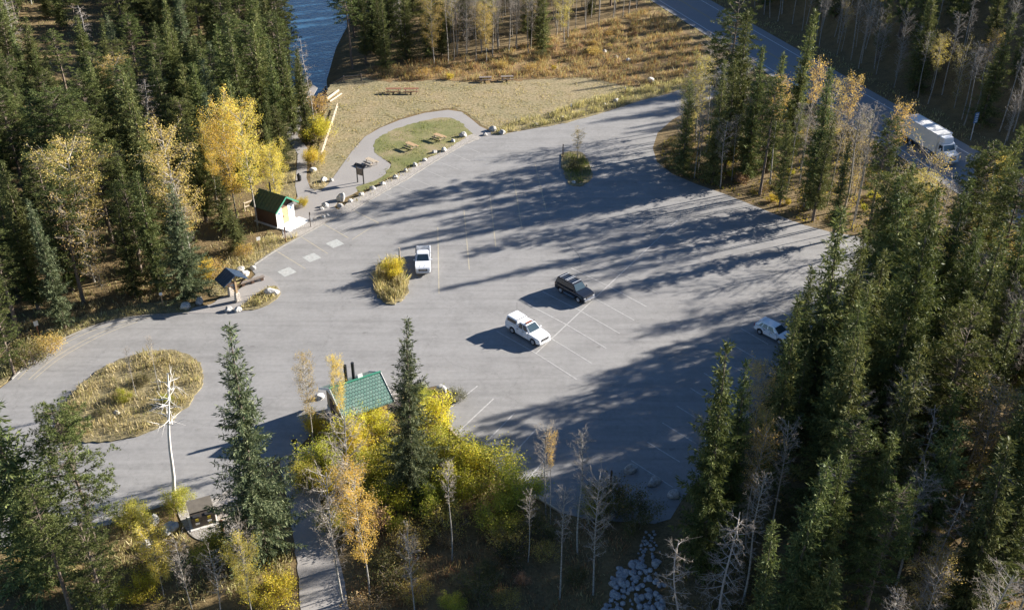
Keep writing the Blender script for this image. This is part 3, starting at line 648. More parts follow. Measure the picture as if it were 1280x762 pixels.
# --- C: white pickup with a canopy
def pickup_canopy():
    root = empty('pickup_truck', (0, 0, 0), 0, 'white pickup with white canopy over its bed and an amber roof light bar', 'pickup truck', 'vehicles parked in the car park')
    xf, xr, hw = 2.65, -2.70, 0.94
    m = MB(); hull(m, body_prof(xf, xr, 1.68, -1.55, 1.10, 1.05, 1.18, 1.24, 0.48, deck=[(-0.8, 1.2)]), hw, 0.14, 0.03, xf, xr)
    m.build('body', 'white_car', root, bevel=0.06)
    cabin(root, 'white_car', (1.12, 0.38, -0.62, -0.78), 1.16, 1.80, 0.87, 0.70, [(0.10, 0.50), (0.55, 0.92)])
    # canopy
    k = MB(); b = [(-0.86, 0.90, 1.22), (-0.86, -0.90, 1.22), (-2.66, -0.90, 1.22), (-2.66, 0.90, 1.22)]; t = [(-0.90, 0.76, 1.86), (-0.90, -0.76, 1.86), (-2.52, -0.78, 1.90), (-2.52, 0.78, 1.90)]
    Bv = [k.bm.verts.new(p) for p in b]; T = [k.bm.verts.new(p) for p in t]; k.bm.faces.new(T); k.bm.faces.new(Bv[::-1])
    for i in range(4): k.bm.faces.new((Bv[i], Bv[(i+1) % 4], T[(i+1) % 4], T[i]))
    co = k.build('canopy', 'white_car', root, bevel=0.07)
    for s in (1, -1):
        f0 = lambda x, v: (x, s*(0.90-0.13*v), 1.22+0.66*v)
        quad_panel(co, 'canopy_window', [f0(-1.02, 0.22), f0(-2.42, 0.22), f0(-2.36, 0.80), f0(-1.02, 0.80)], 'glass', 0.03)
    quad_panel(co, 'canopy_rear_window', [(-2.64, 0.7, 1.36), (-2.64, -0.7, 1.36), (-2.56, -0.64, 1.78), (-2.56, 0.64, 1.78)], 'glass', 0.03)
    common(root, 'white_car', xf, xr, hw, 1.16, 'white_car', door_x=(0.95, 0.05, -0.76), mirror_x=0.9, wheelx=(1.68, -1.55), r=0.39)
    for x in (-0.93, 0.30): MB().box((x, 0, 1.90), (0.06, 1.5, 0.04)).build('roof_bar', 'trim', root, bevel=0.008)
    MB().box((0.10, 0, 1.86), (0.17, 0.9, 0.07)).build('light_bar', 'orange', root, bevel=0.02)
    MB().tube((-2.62, 0.84, 1.25), (-2.66, 0.86, 2.75), 0.018, 0.010).build('antenna', 'black_metal', root)
    MB().tube((0.7, -0.92, 1.16), (0.72, -0.94, 2.1), 0.012, 0.008).build('antenna', 'black_metal', root)
    return root
Cc = pickup_canopy(); print('wheelbase C', orient(Cc, (666.5, 431.0), (640.5, 416.0), (1.68, -1.55)))
# --- D: white hatchback under the spruces
def hatch():
    root = empty('hatchback', (0, 0, 0), 0, 'small white hatchback half hidden under the spruces at the right edge', 'car', 'vehicles parked in the car park')
    xf, xr, hw = 2.12, -2.12, 0.89
    m = MB(); hull(m, body_prof(xf, xr, 1.32, -1.30, 0.98, 0.95, 1.04, 1.08, 0.41, deck=[(-1.6, 1.08)]), hw, 0.16, 0.08, xf, xr)
    m.build('body', 'white_car', root, bevel=0.06)
    cabin(root, 'white_car', (1.05, 0.30, -1.45, -2.02), 1.02, 1.52, 0.83, 0.64, [(0.16, 0.44), (0.48, 0.72), (0.76, 0.88)])
    common(root, 'white_car', xf, xr, hw, 1.02, 'white_car', door_x=(0.9, 0.0, -0.85), mirror_x=0.75, wheelx=(1.32, -1.30), r=0.33)
    MB().box((-1.62, 0, 1.52), (0.3, 1.1, 0.04)).build('roof_spoiler', 'white_car', root, bevel=0.01)
    return root
D = hatch(); d0 = Vector(G(949.5, 417.5)); dd = (Vector(G(725.5,379.5))-Vector(G(698.5,364.5))).normalized(); nn_ = Vector((-dd.y, dd.x))
cD = d0 + dd*1.30 + nn_*0.8; D.location = (cD.x, cD.y, 0); D.rotation_euler = (0, 0, math.atan2(dd.y, dd.x))
# --- E: box truck on the highway
def truck():
    root = empty('box_truck', (0, 0, 0), 0, 'white box truck driving along the highway', 'truck')
    MB().box((-1.4, 0, 2.62), (8.2, 2.55, 2.75)).build('cargo_box', 'white_board', root, bevel=0.05)
    e = MB()
    for s in (1, -1):
        e.box((-1.4, s*1.27, 4.0), (8.24, 0.07, 0.08)); e.box((-1.4, s*1.27, 1.26), (8.24, 0.07, 0.1))
    e.build('box_edge_rail', 'silver', root)
    m = MB()
    prof = [(2.85, 0.6), (5.35, 0.6), (5.45, 1.3), (5.3, 1.72), (4.35, 1.95), (3.95, 2.9), (3.7, 3.05), (2.85, 3.1)]
    hull(m, prof, 1.12, 0.12, 0, 5.4, -9, 0.05, 1.9); m.build('cab', 'white_car', root, bevel=0.08)
    quad_panel(root, 'windshield', [(4.32, 0.95, 2.02), (4.32, -0.95, 2.02), (4.0, -0.88, 2.8), (4.0, 0.88, 2.8)], 'windshield', 0.05)
    for s in (1, -1): quad_panel(root, 'side_window', [(4.15, s*1.12, 2.0), (3.25, s*1.12, 2.0), (3.25, s*1.08, 2.7), (3.95, s*1.08, 2.7)], 'glass', 0.05)
    MB().slab([(3.0, -1.0, 3.1), (3.0, 1.0, 3.1), (3.9, 0.8, 3.0), (3.9, -0.8, 3.0)], (-0.25, 0, 0.75)).build('wind_deflector', 'white_car', root, bevel=0.05)
    MB().box((5.42, 0, 0.62), (0.25, 2.2, 0.36)).build('front_bumper', 'chrome', root, bevel=0.05)
    MB().box((5.40, 0, 1.2), (0.08, 1.1, 0.6)).build('grille', 'trim', root, bevel=0.02)
    for s in (1, -1):
        MB().box((5.36, s*0.85, 1.05), (0.1, 0.32, 0.22)).build('headlight', 'headlamp', root, bevel=0.03)
        MB().box((3.95, s*1.4, 2.2), (0.12, 0.25, 0.5)).build('mirror', 'white_car', root, bevel=0.03)
    MB().box((0, 0, 0.9), (9.6, 0.9, 0.3)).build('chassis', 'trim', root)
    for x in (4.4, -3.0, -4.3):
        for s in (1, -1): make_wheel(root, x, s*1.05, 0.5, 0.32)
    MB().box((1.2, -1.05, 0.75), (1.3, 0.5, 0.5)).build('fuel_tank', 'chrome', root, bevel=0.06)
    return root
E_ = truck()
p0, p1 = Vector(G(1147,140.7,4.0)), Vector(G(1188.7,165,4.0)); q0, q1 = Vector(G(1130.4,145.4,4.0)), Vector(G(1174.5,171.4,4.0))
dE = Vector((HWS, -1)).normalized(); mid = (p0+p1+q0+q1)/4
E_.location = (mid.x+dE.x*1.4, mid.y+dE.y*1.4, 0.02); E_.rotation_euler = (0, 0, math.atan2(dE.y, dE.x))
# ------------------------------------------------------------------ buildings
def uv_planar(o, origin, ux, uy):
    me = o.data; lay = me.uv_layers.new(name='UVMap')
    for p in me.polygons:
        for li in p.loop_indices:
            v = me.vertices[me.loops[li].vertex_index].co - origin
            lay.data[li].uv = (v.dot(ux), v.dot(uy))
# toilet hut by the path
def hut():
    a = V(346.8, 285.5); b = V(370.6, 272.3); wd = (b-a).length*0.92; ux = (b-a).normalized()
    root = empty('toilet_hut', a, math.atan2(ux.y, ux.x), 'small toilet hut with green gable roof, white front panels and tan door', 'toilet hut')
    D_, Hh, W_ = 3.8, 2.55, wd
    MB().box((W_/2, D_/2, 0.09), (W_+0.3, D_+0.3, 0.18)).build('plinth', 'concrete', root)
    MB().box((W_/2+0.3, -1.15, 0.06), (W_+0.6, 2.0, 0.12)).build('porch_slab', 'white_board', root)
    w_ = MB(); w_.box((W_/2, D_/2, 0.18+Hh/2), (W_-0.1, D_-0.1, Hh)); w_.build('wall', 'wood_dark', root)
    g = MB(); g.slab([(0.05, 0.06, Hh+0.18), (W_-0.05, 0.06, Hh+0.18), (W_/2, 0.06, Hh+1.25)], (0, D_-0.12, 0)); g.build('gable', 'wood_dark', root)
    MB().box((W_*0.17, -0.02, 0.18+Hh*0.46), (W_*0.33, 0.08, Hh*0.92)).build('front_panel', 'white_board', root)
    MB().box((W_*0.83, -0.02, 0.18+Hh*0.46), (W_*0.33, 0.08, Hh*0.92)).build('front_panel', 'white_board', root)
    d = MB().box((W_*0.5, 0.0, 0.18+1.1), (W_*0.30, 0.06, 2.2)).build('door', 'wood_tan', root)
    MB().box((W_*0.40, -0.06, 1.2), (0.05, 0.06, 0.18)).build('handle', 'black_metal', d)
    for x in (0.17, 0.83): MB().box((W_*x, -0.075, 1.9), (0.32, 0.02, 0.32)).build('door_sign', 'blue_sign', root)
    ov = 0.45
    for s, nm in ((-1, 'roof'), (1, 'roof')):
        ex = W_/2+s*(W_/2+ov); zz = Hh+0.18-ov*0.72
        p = [(W_/2, -0.55, Hh+1.42), (W_/2, D_+0.4, Hh+1.42), (ex, D_+0.4, zz), (ex, -0.55, zz)]
        ro = MB().slab(p, (0, 0, 0.09)).build('roof', 'green_roof', root)
        rb = MB()
        for k in range(9):
            y = -0.45+k*(D_+0.8)/8; rb.bar((W_/2, y, Hh+1.53), (ex, y, zz+0.11), 0.04, 0.03)
        rb.build('roof_ribs', 'green_roof', ro)
        MB().bar((W_/2, -0.58, Hh+1.44), (ex, -0.58, zz+0.02), 0.06, 0.22).build('fascia', 'green_trim', root)
    MB().tube((W_*0.75, D_*0.8, Hh), (W_*0.75, D_*0.8, Hh+2.3), 0.11).build('vent_pipe', 'black_metal', root)
    return root
hut()
# kiosk
def kiosk():
    r0, r1 = V(282, 335.2, 3.5), V(294.1, 345.2, 3.5); L = (r1-r0).length; ux = (r1-r0).normalized(); c = (r0+r1)/2
    root = empty('information_kiosk', (c.x, c.y, 0.075), math.atan2(ux.y, ux.x), 'small information kiosk with dark blue gable roof on stone based posts', 'kiosk')
    hwid = 1.55; hl = L/2
    for s in (1, -1):
        p = [(-hl, 0, 3.43), (hl, 0, 3.43), (hl, s*hwid, 2.45), (-hl, s*hwid, 2.45)]
        ro = MB().slab(p, (0, 0, 0.09)).build('roof', 'slate_roof', root)
        rb = MB()
        for k in range(6):
            x = -hl+0.08+k*(2*hl-0.16)/5; rb.bar((x, 0, 3.55), (x, s*hwid, 2.56), 0.04, 0.03)
        rb.build('roof_ribs', 'slate_roof', ro)
    for x in (-hl+0.35, hl-0.35):
        MB().box((x, 0, 1.55), (0.22, 0.22, 3.1)).build('post', 'wood_tan', root)
        MB().box((x, 0, 0.55), (0.62, 0.62, 1.1), taper=0.8).build('stone_base', 'stone_pillar', root, bevel=0.05)
        br = MB(); br.bar((x, -1.3, 2.5), (x, 1.3, 2.5), 0.14); br.bar((x, 0, 1.7), (x, 1.1, 2.5), 0.1); br.bar((x, 0, 1.7), (x, -1.1, 2.5), 0.1); br.bar((x, 0, 2.5), (x, 0, 3.4), 0.14)
        br.build('truss', 'wood_dark', root)
    bd = MB().box((0, 0, 1.75), (2*hl-0.9, 0.10, 1.1)).build('notice_board', 'wood_tan', root)
    MB().box((-0.3, -0.07, 1.78), (1.0, 0.03, 0.8)).build('map_panel', 'white_board', bd); MB().box((0.6, -0.07, 1.78), (0.6, 0.03, 0.8)).build('notice_sheet', 'blue_sign', bd)
    return root
kiosk()
# toilet building with the tiled roof
def toilet():
    r0, r1 = V(412, 486.4, 4.3), V(475.2, 465.4, 4.3); L = (r1-r0).length; ux = (r1-r0).normalized(); c = (r0+r1)/2
    root = empty('toilet_building', (c.x, c.y, 0.05), math.atan2(ux.y, ux.x), 'toilet building with bright green tiled roof and two black vent pipes', 'toilet building')
    hl = L/2; run, ez = 2.9, 2.55
    MB().box((0, 0, 1.3), (L-0.8, 4.4, 2.6)).build('wall', 'wood_tan', root)
    MB().box((0, 0, 0.45), (L-0.7, 4.5, 0.9)).build('wall_base', 'stone_pillar', root)
    g = MB(); g.slab([(-hl+0.45, -2.2, 2.6), (-hl+0.45, 2.2, 2.6), (-hl+0.45, 0, 4.1)], (L-0.9, 0, 0)); g.build('gable', 'white_board', root)
    slope = Vector((0, run, -(4.25-ez))).normalized()
    for s in (1, -1):
        p = [(-hl, 0, 4.25), (hl, 0, 4.25), (hl, s*run, ez), (-hl, s*run, ez)]
        ro = MB().slab(p, (0, 0, 0.10)).build('roof', 'green_tile', root)
        uv_planar(ro, Vector((0, 0, 4.25)), Vector((1, 0, 0)), Vector((0, s*slope.y, slope.z)))
        for x in (-hl-0.03, hl+0.03): MB().bar((x, 0, 4.28), (x, s*run, ez+0.03), 0.05, 0.24).build('bargeboard', 'white_board', root)
    MB().box((0, 0, 4.37), (L+0.1, 0.24, 0.06)).build('ridge_cap', 'green_trim', root)
    for x in (-0.55, 0.22):
        MB().tube((x, 0.9, 3.2), (x, 0.9, 5.75), 0.16).build('vent_pipe', 'black_metal', root)
    MB().slab([(0.36, 0.0, 4.2), (0.36, 1.1, 3.6), (0.36, 0.2, 4.75)], (0.5, 0, 0)).build('roof_vent', 'white_board', root)
    MB().box((hl-0.38, -0.9, 1.15), (0.06, 0.95, 2.1)).build('door', 'wood_dark', root)
    MB().box((-hl+0.38, 0.9, 1.15), (0.06, 0.95, 2.1)).build('door', 'wood_dark', root)
toilet()
# ------------------------------------------------------------------ site furniture
def gz(p, dz=0.0): return Vector((*G(*p), ter(*G(*p))+dz))
def bins():
    a, b = V(239, 645), V(267, 640); c = V(252, 648); 
    ux = (V(268, 652)-V(240, 660)).normalized()
    root = empty('bear_proof_bin', V(254, 651), math.atan2(ux.y, ux.x), 'large dark brown steel waste bin with olive sloping lid beside the snag', 'waste bin')
    W_ = 1.95
    b_ = MB(); b_.slab([(-W_/2, -0.7, 0.08), (-W_/2, 0.85, 0.08), (-W_/2, 0.85, 1.75), (-W_/2, -0.35, 1.45), (-W_/2, -0.7, 1.15)], (W_, 0, 0)); b_.build('body', 'bin_brown', root, bevel=0.03)
    MB().slab([(-W_/2-0.04, 0.92, 1.80), (W_/2+0.04, 0.92, 1.80), (W_/2+0.04, -0.40, 1.50), (-W_/2-0.04, -0.40, 1.50)], (0, 0, 0.06)).build('lid', 'bin_lid', root, bevel=0.01)
    for x in (-0.5, 0.5):
        MB().box((x, -0.72, 0.92), (0.26, 0.03, 0.26)).build('label', 'yellow_label', root)
        MB().box((x, -0.72, 0.52), (0.34, 0.03, 0.16)).build('label', 'white_board', root)
        h = MB().box((x, -0.60, 1.30), (0.6, 0.05, 0.22), m=Matrix.Rotation(-0.86, 3, 'X')).build('hatch', 'trim', root)
    MB().box((W_/2+0.03, 0.05, 0.85), (0.05, 1.4, 1.3)).build('side_panel', 'wood_pale', root, bevel=0.01)
    MB().box((0, 0.05, 0.02), (W_+0.4, 2.0, 0.12)).build('base_slab', 'concrete', root)
bins()
def post_sign(p, h, label, cat='sign', board=None, post='wood_red', w=0.16, bsize=(0.45, 0.55), face=-PI/2, n='sign_post'):
    q = V(*p); root = empty(n, (q.x, q.y, -0.05), face+PI/2, label, cat)
    MB().box((0, 0, h/2), (w, w, h)).build('post', post, root, bevel=0.01)
    if board:
        MB().box((0, -w/2-0.02, h-bsize[1]/2+0.05), (bsize[0], 0.03, bsize[1])).build('board', board, root, bevel=0.004)
    return root
post_sign((500, 330), 2.3, 'red brown post with narrow white sign on the teardrop island behind the bush', 'sign', 'white_board', 'wood_tan', 0.2, (0.22, 1.0))
post_sign((49.5, 421), 2.1, 'white sign on a reddish post in the dry grass at the road bend', 'sign', 'white_board', 'wood_red', 0.12, (0.45, 0.6), -1.0)
post_sign((204, 383), 1.9, 'small pale sign on a post at the forest edge left of the kiosk', 'sign', 'white_board', 'wood_tan', 0.10, (0.35, 0.35), -1.2)
post_sign((324.5, 311), 1.7, 'small white sign on a post in the orange grass below the hut', 'sign', 'white_board', 'wood_tan', 0.10, (0.5, 0.45), -1.0)
post_sign((357.5, 303), 2.2, 'slim brown sign post at the kerb in front of the hut', 'sign post', 'wood_red', 'wood_red', 0.1, (0.3, 0.4), 0.5)
post_sign((388.5, 284), 2.2, 'slim dark sign post at the kerb right of the hut', 'sign post', 'wood_grey', 'wood_grey', 0.09, (0.3, 0.4), 0.5)
post_sign((703.5, 197), 2.2, 'bare dark post at the left end of the shaded far island', 'post', None, 'wood_dark', 0.14)
post_sign((281, 676), 2.4, 'thick brown timber post on the gravel right of the bear proof bin', 'post', None, 'wood_red', 0.22)
post_sign((371, 570), 2.1, 'black topped post at the start of the entrance path', 'sign post', 'black_metal', 'black_metal', 0.1, (0.5, 0.45))
post_sign((645, 155), 1.3, 'short white tipped marker post left along the meadow verge', 'marker post', 'white_board', 'wood_pale', 0.12, (0.16, 0.3))
post_sign((713.5, 144), 2.0, 'white and tan marker post in the middle of the meadow verge', 'marker post', 'white_board', 'wood_pale', 0.16, (0.2, 0.5))
post_sign((781, 122), 1.9, 'brown marker post with a pale top near the lot entrance verge', 'marker post', 'white_board', 'wood_tan', 0.14, (0.2, 0.35))
post_sign((763, 612), 2.3, 'dark post standing above the bushes at the bottom kerb', 'post', None, 'wood_dark', 0.16)
# highway sign
q = V(1213, 175); root = empty('highway_sign', (q.x, q.y, ter(q.x, q.y)), 0.55, 'tall blue and white road sign beyond the box truck', 'road sign')
MB().tube((0, 0, 0), (0, 0, 3.6), 0.07).build('post', 'silver', root)
bo = MB().box((0, -0.1, 3.7), (0.9, 0.06, 1.7)).build('board', 'blue_sign', root, bevel=0.01)
for k in range(4): MB().box((0, -0.15, 3.12+k*0.38), (0.6, 0.02, 0.2)).build('symbol', 'white_board', bo)
# street lamp head far right above the forest
q = V(1204, 60); root = empty('street_lamp', (q.x, q.y, ter(q.x, q.y)), 0, 'tall street lamp standing in the shaded forest beyond the highway', 'street lamp')
hh = 8.0; MB().tube((0, 0, 0), (0, 0, hh), 0.11, 0.07).build('pole', 'silver', root); MB().bar((0, 0, hh), (-1.6, -0.6, hh+0.2), 0.08).build('arm', 'silver', root); MB().box((-1.9, -0.7, hh+0.2), (1.0, 0.45, 0.16), rz=0.35).build('lamp_head', 'white_board', root, bevel=0.03)
# twin post frame with dark panel (entrance sign)
q = V(451, 229); root = empty('trail_sign', (q.x, q.y, 0.0), -0.55, 'dark trail sign frame of two black posts and a top panel at the plaza edge', 'sign')
for x in (-0.55, 0.55): MB().box((x, 0, 1.45), (0.13, 0.13, 2.9)).build('post', 'black_metal', root)
MB().box((0.1, 0, 2.75), (1.9, 0.55, 0.10), m=Matrix.Rotation(0.35, 3, 'X')).build('canopy', 'black_metal', root); MB().box((0, 0, 1.75), (1.0, 0.06, 1.0)).build('panel', 'wood_grey', root)
# picnic tables and bench
def picnic(p, rz, label, mat='wood_pale', L=1.9, dark='wood_grey'):
    q = V(*p); root = empty('picnic_table', (q.x, q.y, 0.06 if p[1] > 130 else 0.0), rz, label, 'picnic table', 'picnic tables')
    t = MB()
    for k in range(5): t.box((0, -0.32+k*0.16, 0.75), (L, 0.14, 0.045))
    t.build('tabletop', mat, root)
    for s in (1, -1):
        b = MB(); b.box((0, s*0.72, 0.45), (L, 0.14, 0.045)); b.box((0, s*0.57, 0.45), (L, 0.13, 0.045)); b.build('bench', mat, root)
    for x in (-L*0.36, L*0.36):
        l = MB(); l.bar((x, -0.62, 0), (x, -0.18, 0.73), 0.09, 0.05); l.bar((x, 0.62, 0), (x, 0.18, 0.73), 0.09, 0.05); l.bar((x+0.05, -0.78, 0.40), (x+0.05, 0.78, 0.40), 0.05, 0.09); l.build('leg', dark, root)
picnic((514, 186), -0.75, 'picnic table on the green lawn, left one of the lawn pair', 'wood_tan')
picnic((549, 175), -0.70, 'picnic table on the bare patch of lawn nearest the boulders', 'wood_tan')
picnic((464, 206), -0.75, 'picnic table on the paved plaza beside the trail sign', 'wood_pale')
picnic((492, 116), 0.05, 'long red brown picnic table on the mown meadow, left of two', 'wood_red', 2.6)
picnic((514, 116), 0.05, 'long red brown picnic table on the mown meadow, right of two', 'wood_red', 2.6)
picnic((607, 101.5), 0.1, 'shaded picnic table at the russet grass edge, left of two', 'wood_grey', 2.2)
picnic((634, 100.5), 0.1, 'shaded picnic table at the russet grass edge, right of two', 'wood_grey', 2.2)
# rail fences
def fence(pts, label, mat, h=1.1, rails=2, step=2.6, rw=0.12, cat='fence'):
    P = [Vector(G(*p)) for p in pts]; c = P[0]; root = empty('rail_fence', (c.x, c.y, ter(c.x, c.y)), 0, label, cat)
    Q = []
    for i in range(len(P)-1):
        n = max(1, round((P[i+1]-P[i]).length/step))
        for k in range(n): Q.append(P[i].lerp(P[i+1], k/n))
    Q.append(P[-1])
    for q in Q: z = ter(q.x, q.y)-ter(c.x, c.y); MB().box((q.x-c.x, q.y-c.y, z+h/2), (0.16, 0.16, h+0.1)).build('post', mat, root)
    for a, b in zip(Q[:-1], Q[1:]):
        za, zb = ter(a.x, a.y)-ter(c.x, c.y), ter(b.x, b.y)-ter(c.x, c.y)
        for k in range(rails):
            zz = h*(0.9-0.42*k); MB().tube((a.x-c.x, a.y-c.y, za+zz), (b.x-c.x, b.y-c.y, zb+zz), rw/2, rw/2, n=7).build('rail', mat, root)
fence([(407,106),(430,103),(452,101)], 'dark rail fence along the river bank at the meadow corner', 'wood_grey', 1.2)
fence([(422,136),(415,158),(409,176),(402,198)], 'long pale split rail fence between the river path and the meadow', 'wood_pale', 1.0, 2, 3.0, 0.16)
fence([(390,117),(406,106)], 'short pale rail fence beside the river path', 'wood_pale', 1.2, 2, 3.0, 0.22)
fence([(306,264),(324,257)], 'short pale log railing behind the hut under the yellow aspens', 'wood_pale', 1.3, 2, 3, 0.2)
# pale logs lying at the top of the fence
for (a_, b_, rr, lb) in [((408,124),(423,113),0.24,'thick pale log lying beside the path, the thicker of the pair'), ((412,127),(427,117),0.16,'thin pale log lying beside the path, the thinner of the pair')]:
    A0, B0 = V(*a_, 0.2), V(*b_, 0.2); c = (A0+B0)/2
    o = MB().tube(A0-c, B0-c, rr, rr*0.8, n=9).build('log', 'wood_pale'); o.location = c; tag(o, lb, 'log', 'logs by the river path')
# waste bin on the shaded path
q = V(374.5, 226); root = empty('litter_bin', (q.x, q.y, 0.07), 0, 'small dark litter bin at the left edge of the river path', 'litter bin')
MB().tube((0, 0, 0), (0, 0, 0.85), 0.28, 0.30, n=14).build('body', 'black_metal', root); MB().tube((0, 0, 0.86), (0, 0, 1.08), 0.32, 0.12, n=14).build('lid', 'black_metal', root)
# timber bench at the kiosk
q0 = V(303, 358); root = empty('log_bench', (q0.x, q0.y, 0.08), 0.62, 'low dark timber bench beside the kiosk', 'bench')
MB().box((1.3, 0, 0.42), (3.0, 0.42, 0.12)).build('seat', 'wood_grey', root)
for x in (0.1, 1.3, 2.5): MB().box((x, 0, 0.18), (0.35, 0.36, 0.36)).build('leg', 'wood_dark', root)
# ------------------------------------------------------------------ boulders
def rock_mesh(seed, sub=3, rough=0.32, mat='rock'):
    bm = bmesh.new(); bmesh.ops.create_icosphere(bm, subdivisions=sub, radius=1.0); off = Vector((seed*7.3, seed*3.1, seed*1.7))
    rr = random.Random(seed)
    pl = [(Vector((rr.uniform(-1, 1), rr.uniform(-1, 1), rr.uniform(-0.3, 1))).normalized(), rr.uniform(0.62, 0.88)) for _ in range(9)]
    for v in bm.verts:
        p = v.co.copy(); k = 1+rough*noise.noise(p*1.1+off)+0.10*noise.noise(p*3.5+off); p *= k
        for n_, d in pl:
            e = p.dot(n_)-d
            if e > 0: p -= n_*e*0.92
        v.co = p
    me = bpy.data.meshes.new('boulder'); bm.to_mesh(me); bm.free(); me.materials.append(M[mat]); return me
RK = {m: [rock_mesh(i+(0 if m == 'rock' else 20 if m == 'palerock' else 40), 3 if m != 'riprap' else 2, 0.3, m) for i in range(5)] for m in ('rock', 'palerock', 'riprap')}
def boulder(p, size, label, mat='rock', squash=0.75, group=None, zoff=0.0, var=None, name='boulder'):
    size *= 0.82 if name == 'boulder' else 1.0
    q = V(*p); o = link(name, random.choice(RK[mat]) if var is None else RK[mat][var % 5])
    o.location = (q.x, q.y, max(ter(q.x, q.y), -0.05 if p[1] < 660 else -9)+size*squash*0.55+zoff); o.scale = (size*random.uniform(0.85, 1.15), size*random.uniform(0.75, 1.0), size*squash)
    o.rotation_euler = (random.uniform(-0.2, 0.2), random.uniform(-0.2, 0.2), random.uniform(0, 6.28)); tag(o, label, 'boulder' if name == 'boulder' else 'stone', group); return o
kb = [(425,258,.55),(438,252,.5),(452,244,.55),(466,236.5,.55),(478,231,.6),(494,222.5,.6),(507,214,.55),(519,207,.55),(531,201,.5),(543,191,.55),(555,188.5,.65),(566,177,.5),(579,170.5,.8)]
ordn = ['first','second','third','fourth','fifth','sixth','seventh','eighth','ninth','tenth','eleventh','twelfth','last and largest']
for i, (x, y, s) in enumerate(kb): boulder((x, y), s, 'pale boulder in the row along the lawn edge, %s counted from the plaza' % ordn[i], 'palerock' if i % 3 else 'rock', 0.8, 'boulders along the lawn edge')
boulder((427, 250), 0.85, 'tall pale upright boulder at the plaza corner of the gravel bed', 'palerock', 1.2)
for (x, y, s, m, lb) in [
    (606,169,.5,'palerock','small pale boulder in the middle of the lawn path mouth'),
    (616,163,.85,'rock','wide grey boulder right of the lawn path mouth'),
    (628,167,.7,'rock','rounded grey boulder at the meadow verge next to the lawn path'),
    (670,156,.5,'palerock','low pale boulder by a branch on the meadow verge'),
    (702,148,.55,'rock','grey boulder low in the verge left of the middle marker post'),
    (755,131,.4,'rock','small grey boulder on the verge'),
    (770,127,.65,'rock','grey boulder on the verge left of the brown marker post'),
    (813,102,.95,'palerock','big white and dark boulder standing in the meadow near the entrance'),
    (756,66,.7,'rock','grey boulder far up in the russet grass'),
    (770,73,.65,'rock','grey boulder at the shadow edge in the far meadow'),
    (785,76,.55,'palerock','pale boulder in the far meadow grass'),
    (391,213.5,.65,'palerock','white boulder at the foot of the pale split rail fence'),
    (405,226,.7,'palerock','larger white boulder left at the meadow tip by the path'),
    (414,226,.45,'palerock','smaller white boulder right at the meadow tip by the path'),
    (232,384.5,.85,'palerock','pale boulder at the left end of the kiosk pavement'),
    (249,378,.75,'rock','blue grey boulder behind the kiosk pavement, left side'),
    (287,388,.6,'rock','shaded grey boulder at the road edge below the kiosk'),
    (298,388,.55,'palerock','pale lumpy boulder at the road edge right of the kiosk shadow'),
    (340,368,.95,'palerock','large white boulder on the rounded kerb corner'),
    (346,366,.55,'palerock','small white boulder leaning on the large corner boulder'),
    (306,344,.75,'palerock','bright white boulder right behind the kiosk roof'),
    (300.5,338,.6,'palerock','pale boulder behind the kiosk beside the orange grass'),
    (325,350,.6,'rock','dark grey boulder near the kerb right of the kiosk bench'),
    (316,336,.55,'palerock','pale boulder at the kerb start behind the kiosk'),
    (388,276,.45,'rock','grey boulder on the gravel right of the hut'),
    (402,262,.45,'palerock','pale small boulder at the path junction, lower one'),
    (407,258,.6,'palerock','pale squarish boulder in the middle of the path junction'),
    (404,272,.5,'palerock','small pale boulder at the kerb by the path junction, left one'),
    (409,270,.4,'palerock','small pale boulder at the kerb by the path junction, right one'),
    (552,488,.7,'palerock','white boulder on the shrubby corner right of the toilet building'),
    (399,497,.65,'palerock','pale boulder at the left end of the toilet building'),
    (788,588,.8,'rock','left shaded boulder of the three in the bottom parking bay'),
    (817,604,.8,'rock','middle shaded boulder of the three in the bottom parking bay'),
    (842,619,.75,'rock','right shaded boulder of the three in the bottom parking bay'),
    (763,600,.6,'rock','shaded boulder at the foot of the dark post'),
    (717,229,.45,'palerock','small pale boulder at the tip of the shaded far island'),
    (146,517,.4,'palerock','small white boulder in the grass of the oval island'),
    (192,652,.8,'palerock','pale boulder in the scrub left of the bear proof bin'),
    (213,663,.9,'palerock','pointed pale boulder in the scrub below the snag'),
    (184,683,.7,'rock','grey boulder below the scrub at the yellow sapling')]:
    boulder((x, y), s, lb, m, 0.8)
# riprap channel
rp = gp([(806,662),(822,664),(826,690),(832,720),(830,765),(835,800),(745,800),(756,752),(764,722),(772,706),(792,702),(798,690)])
cnt = 0
for _ in range(4000):
    if cnt >= 290: break
    px, py = random.uniform(745, 836), random.uniform(660, 790); g_ = G(px, py)
    if not inside(rp, *g_): continue
    s = random.uniform(0.10, 0.2) if py < 700 else random.uniform(0.16, 0.42)*random.uniform(0.75, 1.0)
    boulder((px, py), s, 'grey riprap stone in the drainage channel below the car park', 'riprap', 0.8, 'riprap stones in the drainage channel', name='riprap_stone'); cnt += 1
